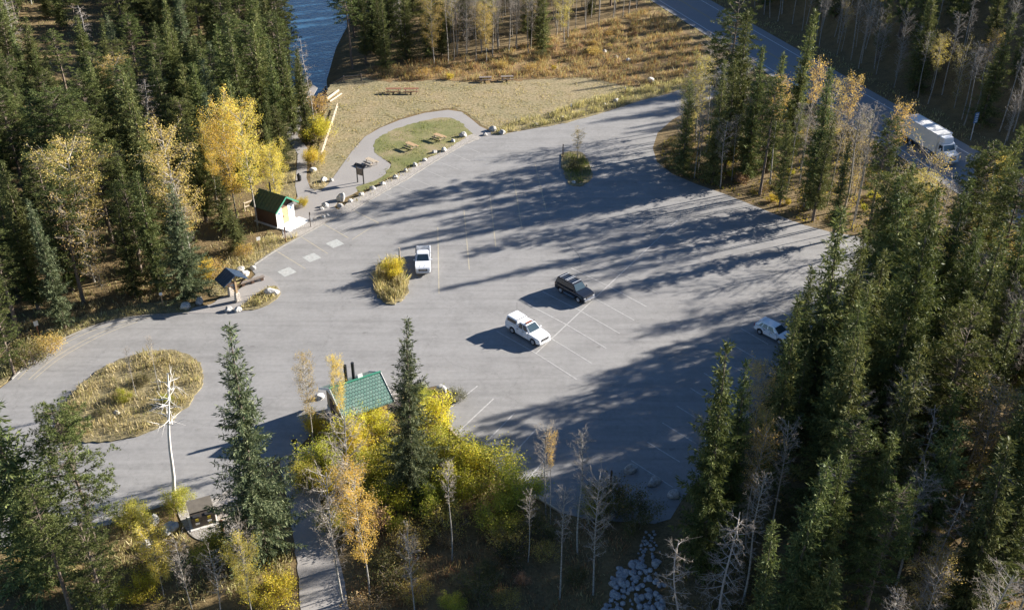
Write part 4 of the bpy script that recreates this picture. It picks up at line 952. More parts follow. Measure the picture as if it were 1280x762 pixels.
# ------------------------------------------------------------------ vegetation generators (numpy)
def tube_np(path, radii, n=6):
    """polyline tube -> verts, quads"""
    path = np.asarray(path, float); k = len(path); V_ = []
    for i in range(k):
        d = path[min(i+1, k-1)]-path[max(i-1, 0)]; d = d/(np.linalg.norm(d)+1e-9)
        a = np.cross(d, [0.3, 0.9, 0.2] if abs(d[2]) > 0.8 else [0, 0, 1]); a /= np.linalg.norm(a)+1e-9; b = np.cross(d, a)
        t = np.arange(n)*2*PI/n
        V_.append(path[i]+radii[i]*(np.cos(t)[:, None]*a+np.sin(t)[:, None]*b))
    V_ = np.concatenate(V_); Q = []
    for i in range(k-1):
        for j in range(n): Q.append((i*n+j, i*n+(j+1) % n, (i+1)*n+(j+1) % n, (i+1)*n+j))
    return V_, np.array(Q)
class Acc:
    def __init__(s): s.v = []; s.q = []; s.n = 0
    def add(s, v, q): s.v.append(v); s.q.append(np.asarray(q)+s.n); s.n += len(v)
    def mesh(s, name, mat, smooth=False): return mesh_np(name, np.concatenate(s.v), np.concatenate(s.q), mat, smooth)
def kites(base, direc, length, width, r):
    """leaf sprays: diamond faces from base along direc"""
    n = len(base); d = direc/(np.linalg.norm(direc, axis=1, keepdims=True)+1e-9)
    rv = r.normal(size=(n, 3)); s = np.cross(d, rv); s /= np.linalg.norm(s, axis=1, keepdims=True)+1e-9
    L = length[:, None]; W = width[:, None]
    a = base; b = base+d*L*0.45+s*W*0.5; c = base+d*L; e = base+d*L*0.45-s*W*0.5
    v = np.stack([a, b, c, e], 1).reshape(-1, 3); q = np.arange(4*n).reshape(n, 4); return v, q
def spruce(seed, H, Rm, z0=0.06, dens=1.0, droop=0.28, mat='spruce', shape=0.85, gap=0.12, tw=0.5, st=0.115, wf=1.0, zs=1.0):
    r = np.random.default_rng(seed); B = []; D_ = []; L_ = []; W_ = []; br = Acc()
    z = H*z0
    bend = r.normal(0, 0.004, 2)
    def ctr(z): return np.array([bend[0]*z*z/H*4, bend[1]*z*z/H*4])
    while z < H-0.25:
        f = 1-z/H; lvl = Rm*(f**shape)*(0.76+0.20*math.sin(z*2.9+seed)+r.normal(0, 0.10))*(0.5+0.5*min(1, (z/H-z0)/0.10+0.3))
        nb = int((5+5*min(1, f*2))*dens); a0 = r.uniform(0, 6.28)
        for k in range(nb):
            if r.random() < gap: continue
            a = a0+k*2*PI/nb+r.normal(0, 0.25); L = lvl*r.uniform(0.45, 1.28)+0.12; zz = z+r.uniform(-0.18, 0.18)/zs
            up = 0.45*(1-f)-droop*f
            n = max(3, int(L/st)); t = np.linspace(0.10, 1, n)
            dr = np.array([math.cos(a), math.sin(a), 0]); side = np.array([-math.sin(a), math.cos(a), 0])
            zc = up*L*t + 0.16*L*t**3
            P = np.outer(L*t, dr); P[:, :2] += ctr(zz); P[:, 2] += zz+zc
            for sgn in (-1, 1, 0, 2):
                m = n; jit = r.normal(0, 0.05, (m, 3))
                if sgn == 0: d = dr*0.6+np.array([0, 0, 0.35]); d = np.tile(d, (m, 1))+r.normal(0, 0.35, (m, 3)); ln = np.full(m, 0.33)
                elif sgn == 2: d = np.tile(dr*0.35+np.array([0, 0, -0.9]), (m, 1))+r.normal(0, 0.3, (m, 3)); ln = np.full(m, 0.36)
                else: d = np.tile(dr*0.75+side*sgn*0.8+np.array([0, 0, -0.12]), (m, 1))+r.normal(0, 0.22, (m, 3)); ln = tw*(1.1-0.7*t)*min(1, 0.4+L/2.2)*r.uniform(0.6, 1.3, m)
                B.append(P+jit); D_.append(d); L_.append(ln*r.uniform(0.75, 1.3, m)); W_.append(ln*r.uniform(0.17, 0.30, m)*wf)
            B.append(P[-1:]); D_.append((dr+np.array([0, 0, 0.25]))[None]); L_.append(np.array([0.4])); W_.append(np.array([0.13]))
        z += r.uniform(0.24, 0.38)*(0.8+0.5*f)*zs
    # leader
    tz = np.linspace(H-0.9, H, 7); P = np.stack([np.full(7, ctr(H)[0]), np.full(7, ctr(H)[1]), tz], 1)
    B.append(P); D_.append(np.array([[math.cos(i*2.4)*0.5, math.sin(i*2.4)*0.5, 0.8] for i in range(7)])); L_.append(np.linspace(0.4, 0.25, 7)); W_.append(np.full(7, 0.08))
    v, q = kites(np.concatenate(B), np.concatenate(D_), np.concatenate(L_), np.concatenate(W_), r)
    crown = mesh_np('spruce_crown', v, q, mat)
    path = [(ctr(zz)[0], ctr(zz)[1], zz) for zz in np.linspace(-0.4, H*0.97, 8)]
    tv, tq = tube_np(path, np.linspace(0.012*H+0.04, 0.02, 8), 8); tr = Acc(); tr.add(tv, tq)
    for _ in range(16):   # dead lower limbs
        a = r.uniform(0, 6.28); zz = r.uniform(0.02, z0+0.1)*H; L = r.uniform(0.4, 1.4)
        tv, tq = tube_np([(0, 0, zz), (math.cos(a)*L, math.sin(a)*L, zz-0.15*L)], [0.03, 0.008], 3); tr.add(tv, tq)
    return tr.mesh('spruce_trunk', 'bark', True), crown
def pine(seed, H, Rm, z0=0.3, nb=150, mat='pine'):
    r = np.random.default_rng(seed); B = []; D_ = []; L_ = []; W_ = []; tr = Acc()
    bx, by = r.normal(0, 0.012, 2)
    path = [(bx*z*math.sin(z*0.3), by*z*math.sin(z*0.23+1), z) for z in np.linspace(-0.4, H*0.98, 9)]
    tv, tq = tube_np(path, np.linspace(0.011*H+0.05, 0.025, 9), 8); tr.add(tv, tq)
    for i in range(nb):
        u = r.random()**0.85; z = H*(z0+(1-z0)*u); prof = math.sin(PI*min(1, 0.18+0.82*(1-u)**0.8)*0.62)**0.9
        L = Rm*prof*r.uniform(0.55, 1.15)+0.2; a = i*2.399+r.normal(0, 0.3); up = r.uniform(-0.1, 0.35)+0.4*u
        e = np.array([math.cos(a)*L, math.sin(a)*L, z+up*L]); s0 = np.array([np.interp(z, [p[2] for p in path], [p[0] for p in path]), np.interp(z, [p[2] for p in path], [p[1] for p in path]), z]); e[:2] += s0[:2]
        mid = (s0+e)/2+np.array([0, 0, -0.08*L]); tv, tq = tube_np([s0, mid, e], [0.035, 0.022, 0.008], 3); tr.add(tv, tq)
        for c in range(max(2, int(L*2.6))):
            t = 1-0.62*r.random()**1.2; cc = s0+(e-s0)*t+r.normal(0, 0.12+0.1*L*0.5, 3)*np.array([1, 1, 0.5]); n = 26
            d = r.normal(size=(n, 3)); d[:, 2] = abs(d[:, 2])*0.9-0.15; d /= np.linalg.norm(d, axis=1, keepdims=True)
            B.append(np.tile(cc, (n, 1))+d*0.07); D_.append(d); L_.append(r.uniform(0.16, 0.34, n)); W_.append(r.uniform(0.035, 0.075, n))
    v, q = kites(np.concatenate(B), np.concatenate(D_), np.concatenate(L_), np.concatenate(W_), r)
    return tr.mesh('pine_trunk', 'bark', True), mesh_np('pine_crown', v, q, mat)
def aspen(seed, H, Rm, z0=0.3, leaves=8500, mat='yleaf', bark='aspenbark', limbs=38, leaf=0.125, bare=False, lean=0.0, thick=0.0062, twmat='twig', rise=1.0, fine=1.0):
    r = np.random.default_rng(seed); tr = Acc(); tw = Acc(); B = []
    wob = r.normal(0, 0.25, 2); ph = r.uniform(0, 6.28, 2)
    zz = np.linspace(-0.3, H, 12)
    px_ = lambda z: wob[0]*math.sin(z*0.35+ph[0])+lean*z*(z/H)*0.6
    py_ = lambda z: wob[1]*math.sin(z*0.28+ph[1])
    path = [(px_(z)-px_(0), py_(z)-py_(0), z) for z in zz]
    tv, tq = tube_np(path, [max(0.02, thick*H*(1-0.88*max(0, z)/H)+0.02) for z in zz], 8); tr.add(tv, tq)
    for i in range(limbs):
        u = (i+r.random())/limbs; z = H*(z0+(0.97-z0)*u); a = i*2.399+r.normal(0, 0.4)
        L = Rm*(0.35+0.65*math.sin(PI*min(1, 0.12+0.80*(1-u)+0.08)))*r.uniform(0.6, 1.15)
        c0 = np.array([px_(z)-px_(0), py_(z)-py_(0), z]); dr = np.array([math.cos(a), math.sin(a), r.uniform(0.5, 1.1)*rise])
        p1 = c0+dr*L*0.5; p2 = c0+dr*L+np.array([0, 0, 0.12*L])+r.normal(0, 0.1, 3)
        tv, tq = tube_np([c0, p1, p2], [0.028+0.010*L, 0.02, 0.008], 4); (tr if L > Rm*0.6 else tw).add(tv, tq)
        ns = int((4+L*3.6)*fine)
        for k in range(ns):
            t = r.uniform(0.2, 1.0); q0 = c0+(p2-c0)*t; d = np.array([math.cos(a), math.sin(a), 0.6*rise])*0.6+r.normal(0, 0.55, 3)
            l = L*r.uniform(0.18, 0.42)*(1.2-t*0.6)+0.12; q1 = q0+d*l
            tv, tq = tube_np([q0, q1], [0.013, 0.005], 3); tw.add(tv, tq)
            for _ in range(4 if bare else 2):
                tt = r.uniform(0.3, 0.95); g0 = q0+(q1-q0)*tt; g1 = g0+(d*0.5+r.normal(0, 0.6, 3))*l*0.6
                tv, tq = tube_np([g0, g1], [0.009, 0.004], 3); tw.add(tv, tq); B.append(g0); B.append(g1)
            B.append(q1)
    out = [tr.mesh('aspen_trunk', bark, True), tw.mesh('aspen_twigs', twmat)]
    if not bare:
        B = np.array(B); idx = r.integers(0, len(B), leaves); p = B[idx]+r.normal(0, 0.20, (leaves, 3))
        v, q = kites(p, r.normal(size=(leaves, 3))+np.array([0, 0, -0.3]), r.uniform(0.7, 1.3, leaves)*leaf, r.uniform(0.7, 1.1, leaves)*leaf*0.85, r)
        out.append(mesh_np('aspen_leaves', v, q, mat))
    return out
def shrub(seed, Rm, H, leaves, mat, stems=26, leaf=0.11, patchy=0.35):
    r = np.random.default_rng(seed); st = Acc(); B = []
    for i in range(stems):
        a = r.uniform(0, 6.28); d = r.random()**0.6*Rm; h = H*r.uniform(0.55, 1.08)*(1-0.45*(d/Rm)**2)
        b0 = np.array([math.cos(a)*d*0.35, math.sin(a)*d*0.35, -0.1]); e = np.array([math.cos(a)*d, math.sin(a)*d, h]); m = (b0+e)/2+np.array([0, 0, h*0.12])
        tv, tq = tube_np([b0, m, e], [0.03, 0.02, 0.006], 3); st.add(tv, tq)
        for k in range(7):
            t = r.uniform(0.35, 1); p0 = b0+(e-b0)*t+np.array([0, 0, h*0.12*(1-abs(2*t-1))]); p1 = p0+r.normal(0, 0.3, 3)*Rm*0.35+np.array([0, 0, 0.3])
            tv, tq = tube_np([p0, p1], [0.012, 0.004], 3); st.add(tv, tq)
            if r.random() > patchy: B += [p0, p1, (p0+p1)/2]
    B = np.array(B); idx = r.integers(0, len(B), leaves); p = B[idx]+r.normal(0, 0.16+Rm*0.03, (leaves, 3))
    p[:, 2] = np.maximum(p[:, 2], 0.03)
    v, q = kites(p, r.normal(size=(leaves, 3)), r.uniform(0.7, 1.3, leaves)*leaf, r.uniform(0.5, 0.9, leaves)*leaf*0.8, r)
    return st.mesh('shrub_stems', 'stem'), mesh_np('shrub_leaves', v, q, mat)
# prototypes (mesh data shared by all trees of the same build)
P_ = {}
P_['spruce'] = [spruce(11, 18, 2.5, shape=0.95), spruce(12, 18, 2.9, dens=1.35, droop=0.35, shape=1.0, zs=1.45), spruce(13, 18, 2.1, shape=0.85), spruce(14, 18, 2.6, z0=0.15, gap=0.3, shape=0.8), spruce(15, 18, 3.3, z0=0.03, dens=1.15, gap=0.2, shape=1.05, zs=1.3), spruce(16, 18, 2.2, z0=0.1, gap=0.28, shape=0.9, droop=0.45), spruce(17, 18, 3.4, z0=0.04, gap=0.36, shape=0.7, droop=0.3), spruce(18, 18, 1.7, z0=0.2, gap=0.3, shape=0.6, droop=0.5), spruce(19, 17, 3.0, z0=0.12, gap=0.4, shape=0.55, droop=0.15)]
P_['bluespruce'] = [spruce(21, 20, 3.5, z0=0.02, dens=1.55, mat='bluespruce', gap=0.22, tw=0.42, shape=1.0, st=0.075, wf=0.85, zs=1.7), spruce(22, 18, 2.5, mat='bluespruce', gap=0.15)]
P_['gspruce'] = [spruce(23, 20, 3.3, z0=0.05, dens=1.1, mat='pine', gap=0.3, shape=0.72, droop=0.2, tw=0.44, st=0.085, wf=0.85), spruce(24, 18, 2.6, z0=0.08, mat='pine', gap=0.28, shape=0.8)]
P_['pine'] = [pine(31, 18, 2.3, 0.25, 170), pine(32, 18, 2.0, 0.35, 150), pine(33, 18, 2.8, 0.15, 200), pine(34, 18, 1.7, 0.45, 110), pine(35, 18, 3.2, 0.3, 190), pine(36, 16, 2.4, 0.5, 120)]
P_['yaspen'] = [aspen(41, 15, 2.4), aspen(42, 15, 2.0, 0.4, 6500), aspen(43, 12, 2.8, 0.2, 12000, limbs=48)]
P_['oaspen'] = [aspen(44, 15, 1.5, 0.5, 2600, 'oleaf'), aspen(45, 15, 1.3, 0.62, 1700, 'oleaf', limbs=26)]
P_['paspen'] = [aspen(46, 14, 2.2, 0.25, 6500, 'pleaf'), aspen(47, 14, 1.8, 0.35, 3000, 'pleaf'), aspen(48, 12, 2.4, 0.15, 1800, 'pleaf')]
P_['bare'] = [aspen(51, 15, 1.6, 0.4, bare=True), aspen(52, 15, 1.3, 0.5, bare=True, lean=0.06), aspen(53, 13, 1.9, 0.3, bare=True, limbs=42), aspen(54, 16, 1.1, 0.6, bare=True, lean=-0.05)]
P_['snag'] = [aspen(55, 14, 1.1, 0.15, bare=True, bark='greybark', limbs=40, rise=0.1, twmat='twig'), aspen(56, 14, 1.5, 0.1, bare=True, bark='greybark', limbs=50, rise=-0.2)]
P_['yshrub'] = [shrub(61, 1.9, 2.6, 6500, 'yshrub'), shrub(62, 1.5, 3.2, 5500, 'yshrub')]
P_['gshrub'] = [shrub(63, 2.0, 2.4, 7000, 'gshrub'), shrub(64, 1.5, 2.9, 6000, 'gshrub')]
P_['oshrub'] = [shrub(65, 1.5, 1.8, 2000, 'oleaf', patchy=0.5), shrub(66, 1.2, 1.5, 1400, 'bleaf', patchy=0.5)]
P_['dshrub'] = [shrub(67, 1.7, 1.9, 2600, 'dshrub'), shrub(68, 1.3, 1.5, 1500, 'dshrub', patchy=0.6)]
BASEH = dict(gspruce=19, spruce=18, bluespruce=19, pine=18, yaspen=14, oaspen=15, paspen=13.3, bare=15, snag=14, yshrub=2.9, gshrub=2.7, oshrub=1.7, dshrub=1.7)
NAME = dict(gspruce='spruce_tree', spruce='spruce_tree', bluespruce='spruce_tree', pine='pine_tree', yaspen='aspen_tree', oaspen='aspen_tree', paspen='aspen_tree', bare='aspen_tree', snag='dead_tree', yshrub='shrub', gshrub='shrub', oshrub='shrub', dshrub='shrub')
def tree(kind, x, y, h, label, group=None, var=None, wide=1.0, tilt=(0, 0), z=None, rz=None):
    v = random.randrange(len(P_[kind])) if var is None else var
    ms = P_[kind][v]; s = h/BASEH[kind]
    if kind in ('bluespruce', 'gspruce'): s = h/(20 if v == 0 else 18)
    root = empty(NAME[kind], (x, y, ter(x, y)-0.02 if z is None else z)); root.scale = (s*wide, s*wide, s)
    root.rotation_euler = (tilt[0], tilt[1], random.uniform(0, 6.28) if rz is None else rz)
    tag(root, label, 'shrub' if 'shrub' in kind else 'tree', group)
    if 'shrub' in kind: names = ('stems', 'foliage')
    elif kind in ('bare', 'snag'): names = ('trunk', 'branches')
    elif 'aspen' in kind: names = ('trunk', 'branches', 'crown')
    else: names = ('trunk', 'crown')
    for n_, m_ in zip(names, ms): link(n_, m_, root)
    return root
PLACED = []
def T(kind, base, top, label, group=None, **k):
    x, y = G(*base); h = hgt(base, top) if top is not None else k.pop('h'); PLACED.append((x, y)); return tree(kind, x, y, h, label, group, **k)
# ------------------------------------------------------------------ single trees one can point to
LF = 'trees in the forest left of the car park'; RF = 'trees in the forest right of the car park'
T('bluespruce', (330, 694), 408, 'tall dense blue green spruce in front, right of the bear proof bin', var=0, wide=1.12)
T('bluespruce', (516, 624), 398, 'dark spruce standing in front of the yellow shrubs right of the toilet building', var=0, wide=1.05)
T('bluespruce', (82, 412), 246, 'pale blue green slim spruce at the left forest edge above the road bend', var=1, wide=0.9)
T('gspruce', (874, 722), 420, 'tall pointed sunlit spruce left of its twin at the lower right', var=1, wide=0.9)
T('gspruce', (905, 668), 446, 'shorter pointed spruce, right of its twin at the lower right', var=1, wide=0.75)
T('gspruce', (1088, 592), 226, 'huge bright green conifer in the right forest, the broadest crown there', var=0, wide=0.95)
T('gspruce', (1152, 640), 480, 'bright green conifer low in the right forest below the huge one', var=1, wide=1.1)
T('spruce', (1006, 540), 262, 'big dark spruce standing over the white hatchback', var=4, wide=1.15)
T('spruce', (1040, 500), 286, 'dense spruce right behind the dark spruce over the hatchback', var=1)
T('spruce', (985, 585), 432, 'dark spruce with orange tinged branches in front of the hatchback', var=3)
T('spruce', (385, 178), 60, 'large dark conifer at the forest corner by the river path, right one', LF, var=4, wide=0.9)
T('spruce', (350, 178), 50, 'large dark conifer at the forest corner by the river path, left one', LF, var=1)
T('spruce', (368, 168), 66, 'tall conifer between the two big ones at the river path corner', LF, var=0)
T('spruce', (330, 160), 26, 'high conifer left of the river bend, topmost point of the left forest edge', LF, var=0)
T('spruce', (310, 190), 20, 'tall green conifer directly behind the yellow aspen crowns', LF, var=1)
T('snag', (392, 150), 45, 'bare grey dead tree leaning over the river path', var=0)
T('yaspen', (296, 272), 116, 'largest bright yellow aspen behind the hut, leftmost of three', var=2, wide=0.85)
T('yaspen', (322, 283), 150, 'bright yellow aspen whose trunk stands left of the hut, middle of three', var=0, wide=0.95)
T('yaspen', (348, 262), 172, 'yellow aspen behind the hut roof, rightmost of three', var=2, wide=0.95)
T('yaspen', (273, 262), 165, 'small yellow aspen left of the largest yellow one', var=1, wide=0.8)
T('paspen', (240, 336), 172, 'pale green yellow aspen with many bare limbs at the forest edge', var=0, wide=1.0)
T('snag', (236, 345), 215, 'white dead tree with crooked bare limbs inside the pale aspen', var=1)
T('paspen', (118, 352), 184, 'yellowish aspen in the left forest above the leaning brown one', var=0, wide=1.2)
q = T('paspen', (138, 386), 240, 'dried brown leaved aspen leaning left at the forest edge', var=2, tilt=(0, -0.22)); q.children[-1].data = aspen(71, 12, 2.2, 0.2, 1100, 'bleaf')[2]
T('spruce', (298, 312), 262, 'small dark green conifer at the forest edge below the yellow aspens', var=4, wide=2.1)
T('spruce', (200, 362), 215, 'dark full spruce at the forest edge left of the pale aspen', var=1, wide=1.2)
T('spruce', (170, 368), 230, 'dark spruce at the forest edge above the dry grass verge', var=4)
T('pine', (18, 468), 338, 'green pine at the left picture edge beside the road', var=2, wide=1.0)
T('pine', (128, 712), 512, 'sunlit open crowned pine in the lower left, second from the edge', var=4, wide=0.9)
T('spruce', (60, 726), 456, 'big dark conifer at the lower left picture edge', var=4, wide=1.45)
T('spruce', (2, 650), 425, 'tall conifer partly outside the left picture edge', var=1)
T('pine', (140, 790), 648, 'low green pine at the bottom edge left of the yellow sapling', var=0, wide=1.2)
T('pine', (92, 775), 610, 'thin green pine between the two big lower left conifers', var=1)
# snag on the road side: white broken trunk
def white_snag(base, top, label, lean, seed, limbs=26):
    x, y = G(*base); h = hgt(base, top); r = np.random.default_rng(seed); tr = Acc(); br = Acc()
    zz = np.linspace(-0.2, h, 10); path = [(lean*z+0.10*math.sin(z*0.6), 0.06*math.sin(z*0.8), z) for z in zz]
    tv, tq = tube_np(path, np.linspace(0.19, 0.06, 10), 9); tr.add(tv, tq)
    for i in range(limbs):
        z = h*r.uniform(0.62, 1.0); a = r.uniform(0, 6.28); L = r.uniform(0.4, 2.0); c0 = np.array([lean*z, 0, z]); e = c0+np.array([math.cos(a)*L, math.sin(a)*L, r.uniform(-0.3, 0.7)*L])
        m = (c0+e)/2+r.normal(0, 0.12, 3); tv, tq = tube_np([c0, m, e], [0.04, 0.026, 0.01], 4); br.add(tv, tq)
        for _ in range(3): e2 = e+r.normal(0, 0.4, 3); tv, tq = tube_np([m, e2], [0.025, 0.008], 3); br.add(tv, tq)
    root = empty('dead_tree', (x, y, 0), 0, label, 'tree'); link('trunk', tr.mesh('snag_trunk', 'whitebark', True), root); link('branches', br.mesh('snag_branches', 'whitebark'), root)
    PLACED.append((x, y))
white_snag((217, 628), 466, 'white bleached dead trunk with broken limbs left of the bear proof bin', 0.13, 5)
# oval island saplings
T('bare', (172, 500), 434, 'thin bare sapling on the oval island, left of the snag', var=1, wide=0.8)
T('bare', (200, 492), 424, 'thin bare sapling on the oval island behind the snag', var=3, wide=0.9)
T('paspen', (722, 200), 164, 'thin pale leaved sapling rising from the shaded far island', var=1, wide=1.5)
# near aspens at the bottom
T('paspen', (392, 560), 452, 'thin pale yellow aspen left of the green toilet roof', var=1, wide=0.8)
T('yaspen', (432, 560), 455, 'small yellow leaved aspen in front of the green toilet roof', var=1, wide=0.55)
T('yaspen', (462, 745), 602, 'yellow aspen with white trunk at the bottom edge beside the path', var=0, wide=0.75)
T('bare', (428, 752), 560, 'bare aspen with white trunk beside the path, left of the yellow one', var=2)
T('bare', (452, 700), 515, 'tall bare aspen behind the yellow one beside the path', var=0)
T('yaspen', (205, 745), 645, 'bright yellow aspen sapling below the bear proof bin', var=2, wide=0.85)
T('bare', (240, 760), 660, 'bare aspen sapling right of the bright yellow one', var=2)
T('yaspen', (318, 780), 690, 'small yellow aspen at the foot of the big blue green spruce', var=0, wide=0.9)
T('bare', (312, 745), 640, 'bare pale sapling in front of the big blue green spruce', var=2)
T('bare', (280, 790), 690, 'bare sapling at the bottom edge left of the small yellow aspen', var=0)
for (bx, by, t, v, lb) in [(682,650,528,0,'tall bare aspen in front of the shaded bays, left one'),(722,690,545,3,'tall bare aspen in front of the shaded bays, middle one'),(700,740,600,1,'bare aspen at the bottom between the shaded bays pair'),(742,735,560,2,'bare aspen in front of the shaded bays, right one'),(660,700,610,1,'small bare aspen right of the rounded green shrub'),(565,700,585,3,'slim grey bare stem right of the front spruce'),(520,785,665,0,'bare sapling at the bottom edge under the front spruce')]:
    T('bare', (bx, by), t, lb, 'bare aspens on the slope below the car park', var=v, wide=0.9)
T('oaspen', (688, 655), 540, 'bare aspen keeping a tuft of orange leaves in front of the shaded bays', var=1, wide=0.55)
T('oaspen', (932, 690), 535, 'aspen with glowing orange leaves right of the twin spruces', var=0, wide=0.8)
T('oaspen', (940, 640), 515, 'aspen with orange yellow tuft between the dark spruces and the twins', var=1, wide=0.7)
T('bare', (868, 600), 505, 'bare grey bush like aspen at the right bays left of the twin spruces', var=2)
# grove between the lot and the highway
GR = 'trees in the grove between the car park and the highway'
for (k, bx, by, t, v, w_, lb) in [
    ('spruce', 915, 198, 12, 1, 1.0, 'tallest dark conifer at the left end of the highway grove'),
    ('pine', 903, 180, -14, 0, 1.1, 'pine whose crown rises over the top edge beside the highway'),
    ('spruce', 890, 228, 75, 4, 0.9, 'broad dark conifer lowest at the left end of the highway grove'),
    ('spruce', 932, 224, 55, 0, 1.0, 'green conifer second from the left in the highway grove'),
    ('spruce', 985, 200, 8, 2, 1.0, 'slim tall spruce in the middle back of the highway grove'),
    ('spruce', 1012, 262, 82, 0, 1.0, 'tall slim green spruce in the middle of the highway grove'),
    ('spruce', 958, 215, 62, 2, 1.0, 'slim spruce between the yellow crowns of the highway grove'),
    ('pine', 1085, 290, 150, 1, 1.0, 'light green pine toward the right end of the highway grove'),
    ('spruce', 1040, 300, 175, 3, 1.0, 'dull green spruce over the far right corner of the lot'),
    ('bare', 848, 205, 118, 2, 1.0, 'leftmost grey bare aspen of the highway grove'),
    ('bare', 868, 222, 115, 0, 1.0, 'second grey bare aspen from the left of the highway grove'),
    ('bare', 858, 190, 100, 1, 1.0, 'grey bare aspen behind the two leftmost of the highway grove'),
    ('oaspen', 962, 232, 98, 1, 1.0, 'yellow orange aspen left of the middle in the highway grove'),
    ('oaspen', 1000, 214, 76, 1, 0.9, 'yellow crowned aspen high in the middle of the highway grove'),
    ('oaspen', 1048, 236, 96, 1, 0.9, 'golden aspen with a narrow crown right of the slim green spruce'),
    ('paspen', 1025, 230, 110, 1, 1.1, 'pale golden aspen beside the slim green spruce'),
    ('oaspen', 1100, 266, 130, 1, 1.1, 'orange yellow aspen left of the box truck'),
    ('bare', 1055, 262, 138, 3, 1.3, 'white trunked bare aspen leaning right in the highway grove'),
    ('bare', 1068, 275, 130, 1, 1.2, 'tall white trunked bare aspen right of its neighbour in the grove'),
    ('bare', 1005, 258, 150, 3, 1.2, 'white trunked bare aspen at the front of the grove'),
    ('paspen', 1135, 300, 175, 2, 1.3, 'pale bare topped aspen hiding the side of the box truck'),
    ('spruce', 1228, 345, 158, 1, 1.0, 'pointed spruce right of the box truck, under the road sign'),
    ('spruce', 1196, 340, 185, 2, 1.0, 'spruce right below the cab of the box truck'),
    ('spruce', 1268, 360, 170, 0, 1.0, 'pointed spruce nearest the right picture edge'),
    ('yaspen', 1222, 330, 205, 1, 0.7, 'yellow leaved aspen between the pointed spruces on the right')]:
    T(k, (bx, by), t, lb, GR, var=v, wide=w_)
# orange crowns beyond the highway
for (bx, by, t, lb) in [(1160,130,42,'orange crowned aspen beyond the highway, left of the two bright ones'),(1222,140,60,'brightest orange aspen beyond the highway, right of the two')]:
    x, y = G(bx, by); T('oaspen', (bx, by), None, lb, 'orange aspens beyond the highway', h=11.5, var=0, wide=1.3)
# ------------------------------------------------------------------ forest fill: every tree an object of its own
COUNTS = {}
def hides(pt, pb, x0, x1, y0, y1, m=20):
    """would this tree stand in front of a thing the photo shows in the open"""
    if pb[1] < y1: return False
    for k in range(11):
        t = k/10; px, py = pt[0]+(pb[0]-pt[0])*t, pt[1]+(pb[1]-pt[1])*t
        if y0 < py < y1 and x0-m*t*1.6 < px < x1+m*t*1.6: return True
    return False
def fill(poly_px, step, mix, group, labels, hrange, seed, keep=None, mind=2.6, zfun=None, ground=None, clear=(), wr=(0.8, 1.15)):
    rr = random.Random(seed); poly = ground or gp(poly_px); xs = [p[0] for p in poly]; ys = [p[1] for p in poly]; out = 0
    y = min(ys)
    while y < max(ys):
        x = min(xs)
        while x < max(xs):
            X, Y = x+rr.uniform(-0.48, 0.48)*step, y+rr.uniform(-0.48, 0.48)*step; x += step
            if not inside(poly, X, Y): continue
            if any(inside(c, X, Y) for c in clear) and rr.random() < 0.85: continue
            if any((X-a)**2+(Y-b)**2 < mind**2 for a, b in PLACED): continue
            k = rr.choices([m[0] for m in mix], [m[1] for m in mix])[0]; h = rr.uniform(*hrange.get(k, hrange['*']))
            z = ter(X, Y); pt = proj(X, Y, z+h); pb = proj(X, Y, z)
            if pt[1] > 800 or pb[1] < -25 or min(pt[0], pb[0]) > 1340 or max(pt[0], pb[0]) < -60: continue
            if hides(pt, pb, 1126, 1198, 138, 190) or hides(pt, pb, 943, 966, 395, 428, 15) or hides(pt, pb, 370, 392, 150, 235) or hides(pt, pb, 358, 428, -5, 26, 6): continue
            if keep and not keep(X, Y, pt, pb, h): continue
            random.seed(int(X*131+Y*7919)); tree(k, X, Y, h, labels[k], group+': '+k_plain(k), wide=rr.uniform(*wr)*(1.25-0.012*h if h < 21 else 1), tilt=(rr.gauss(0, 0.025), rr.gauss(0, 0.025))); PLACED.append((X, Y)); out += 1
        y += step
    COUNTS[group] = out
def k_plain(k): return {'spruce': 'spruces', 'bluespruce': 'blue green spruces', 'gspruce': 'bright green spruces', 'pine': 'pines', 'yaspen': 'yellow aspens', 'oaspen': 'orange aspens', 'paspen': 'pale aspens', 'bare': 'bare aspens', 'snag': 'dead trees', 'yshrub': 'yellow shrubs', 'gshrub': 'green shrubs', 'oshrub': 'orange shrubs', 'dshrub': 'dull shrubs'}[k]
def labs(where): return {'spruce': 'dark green spruce among others in '+where, 'gspruce': 'bright green spruce among others in '+where, 'bluespruce': 'blue green spruce among others in '+where, 'pine': 'light green pine among others in '+where, 'yaspen': 'yellow leaved aspen among others in '+where, 'oaspen': 'orange leaved aspen among others in '+where, 'paspen': 'pale half bare aspen among others in '+where, 'bare': 'bare white stemmed aspen among others in '+where, 'snag': 'grey dead tree among others in '+where, 'yshrub': 'yellow green shrub in '+where, 'gshrub': 'green shrub in '+where, 'oshrub': 'orange brown low shrub in '+where, 'dshrub': 'dull dark shrub in '+where}
HR = {'*': (14, 19), 'spruce': (13, 20), 'pine': (13, 19), 'bare': (9, 15), 'yaspen': (9, 13), 'oaspen': (9, 13), 'paspen': (9, 13), 'snag': (9, 15)}
clr = [gp([(88, 8), (140, 20), (150, 60), (120, 120), (60, 130), (20, 100), (30, 60)]), gp([(160, 60), (205, 90), (200, 190), (170, 150)])]
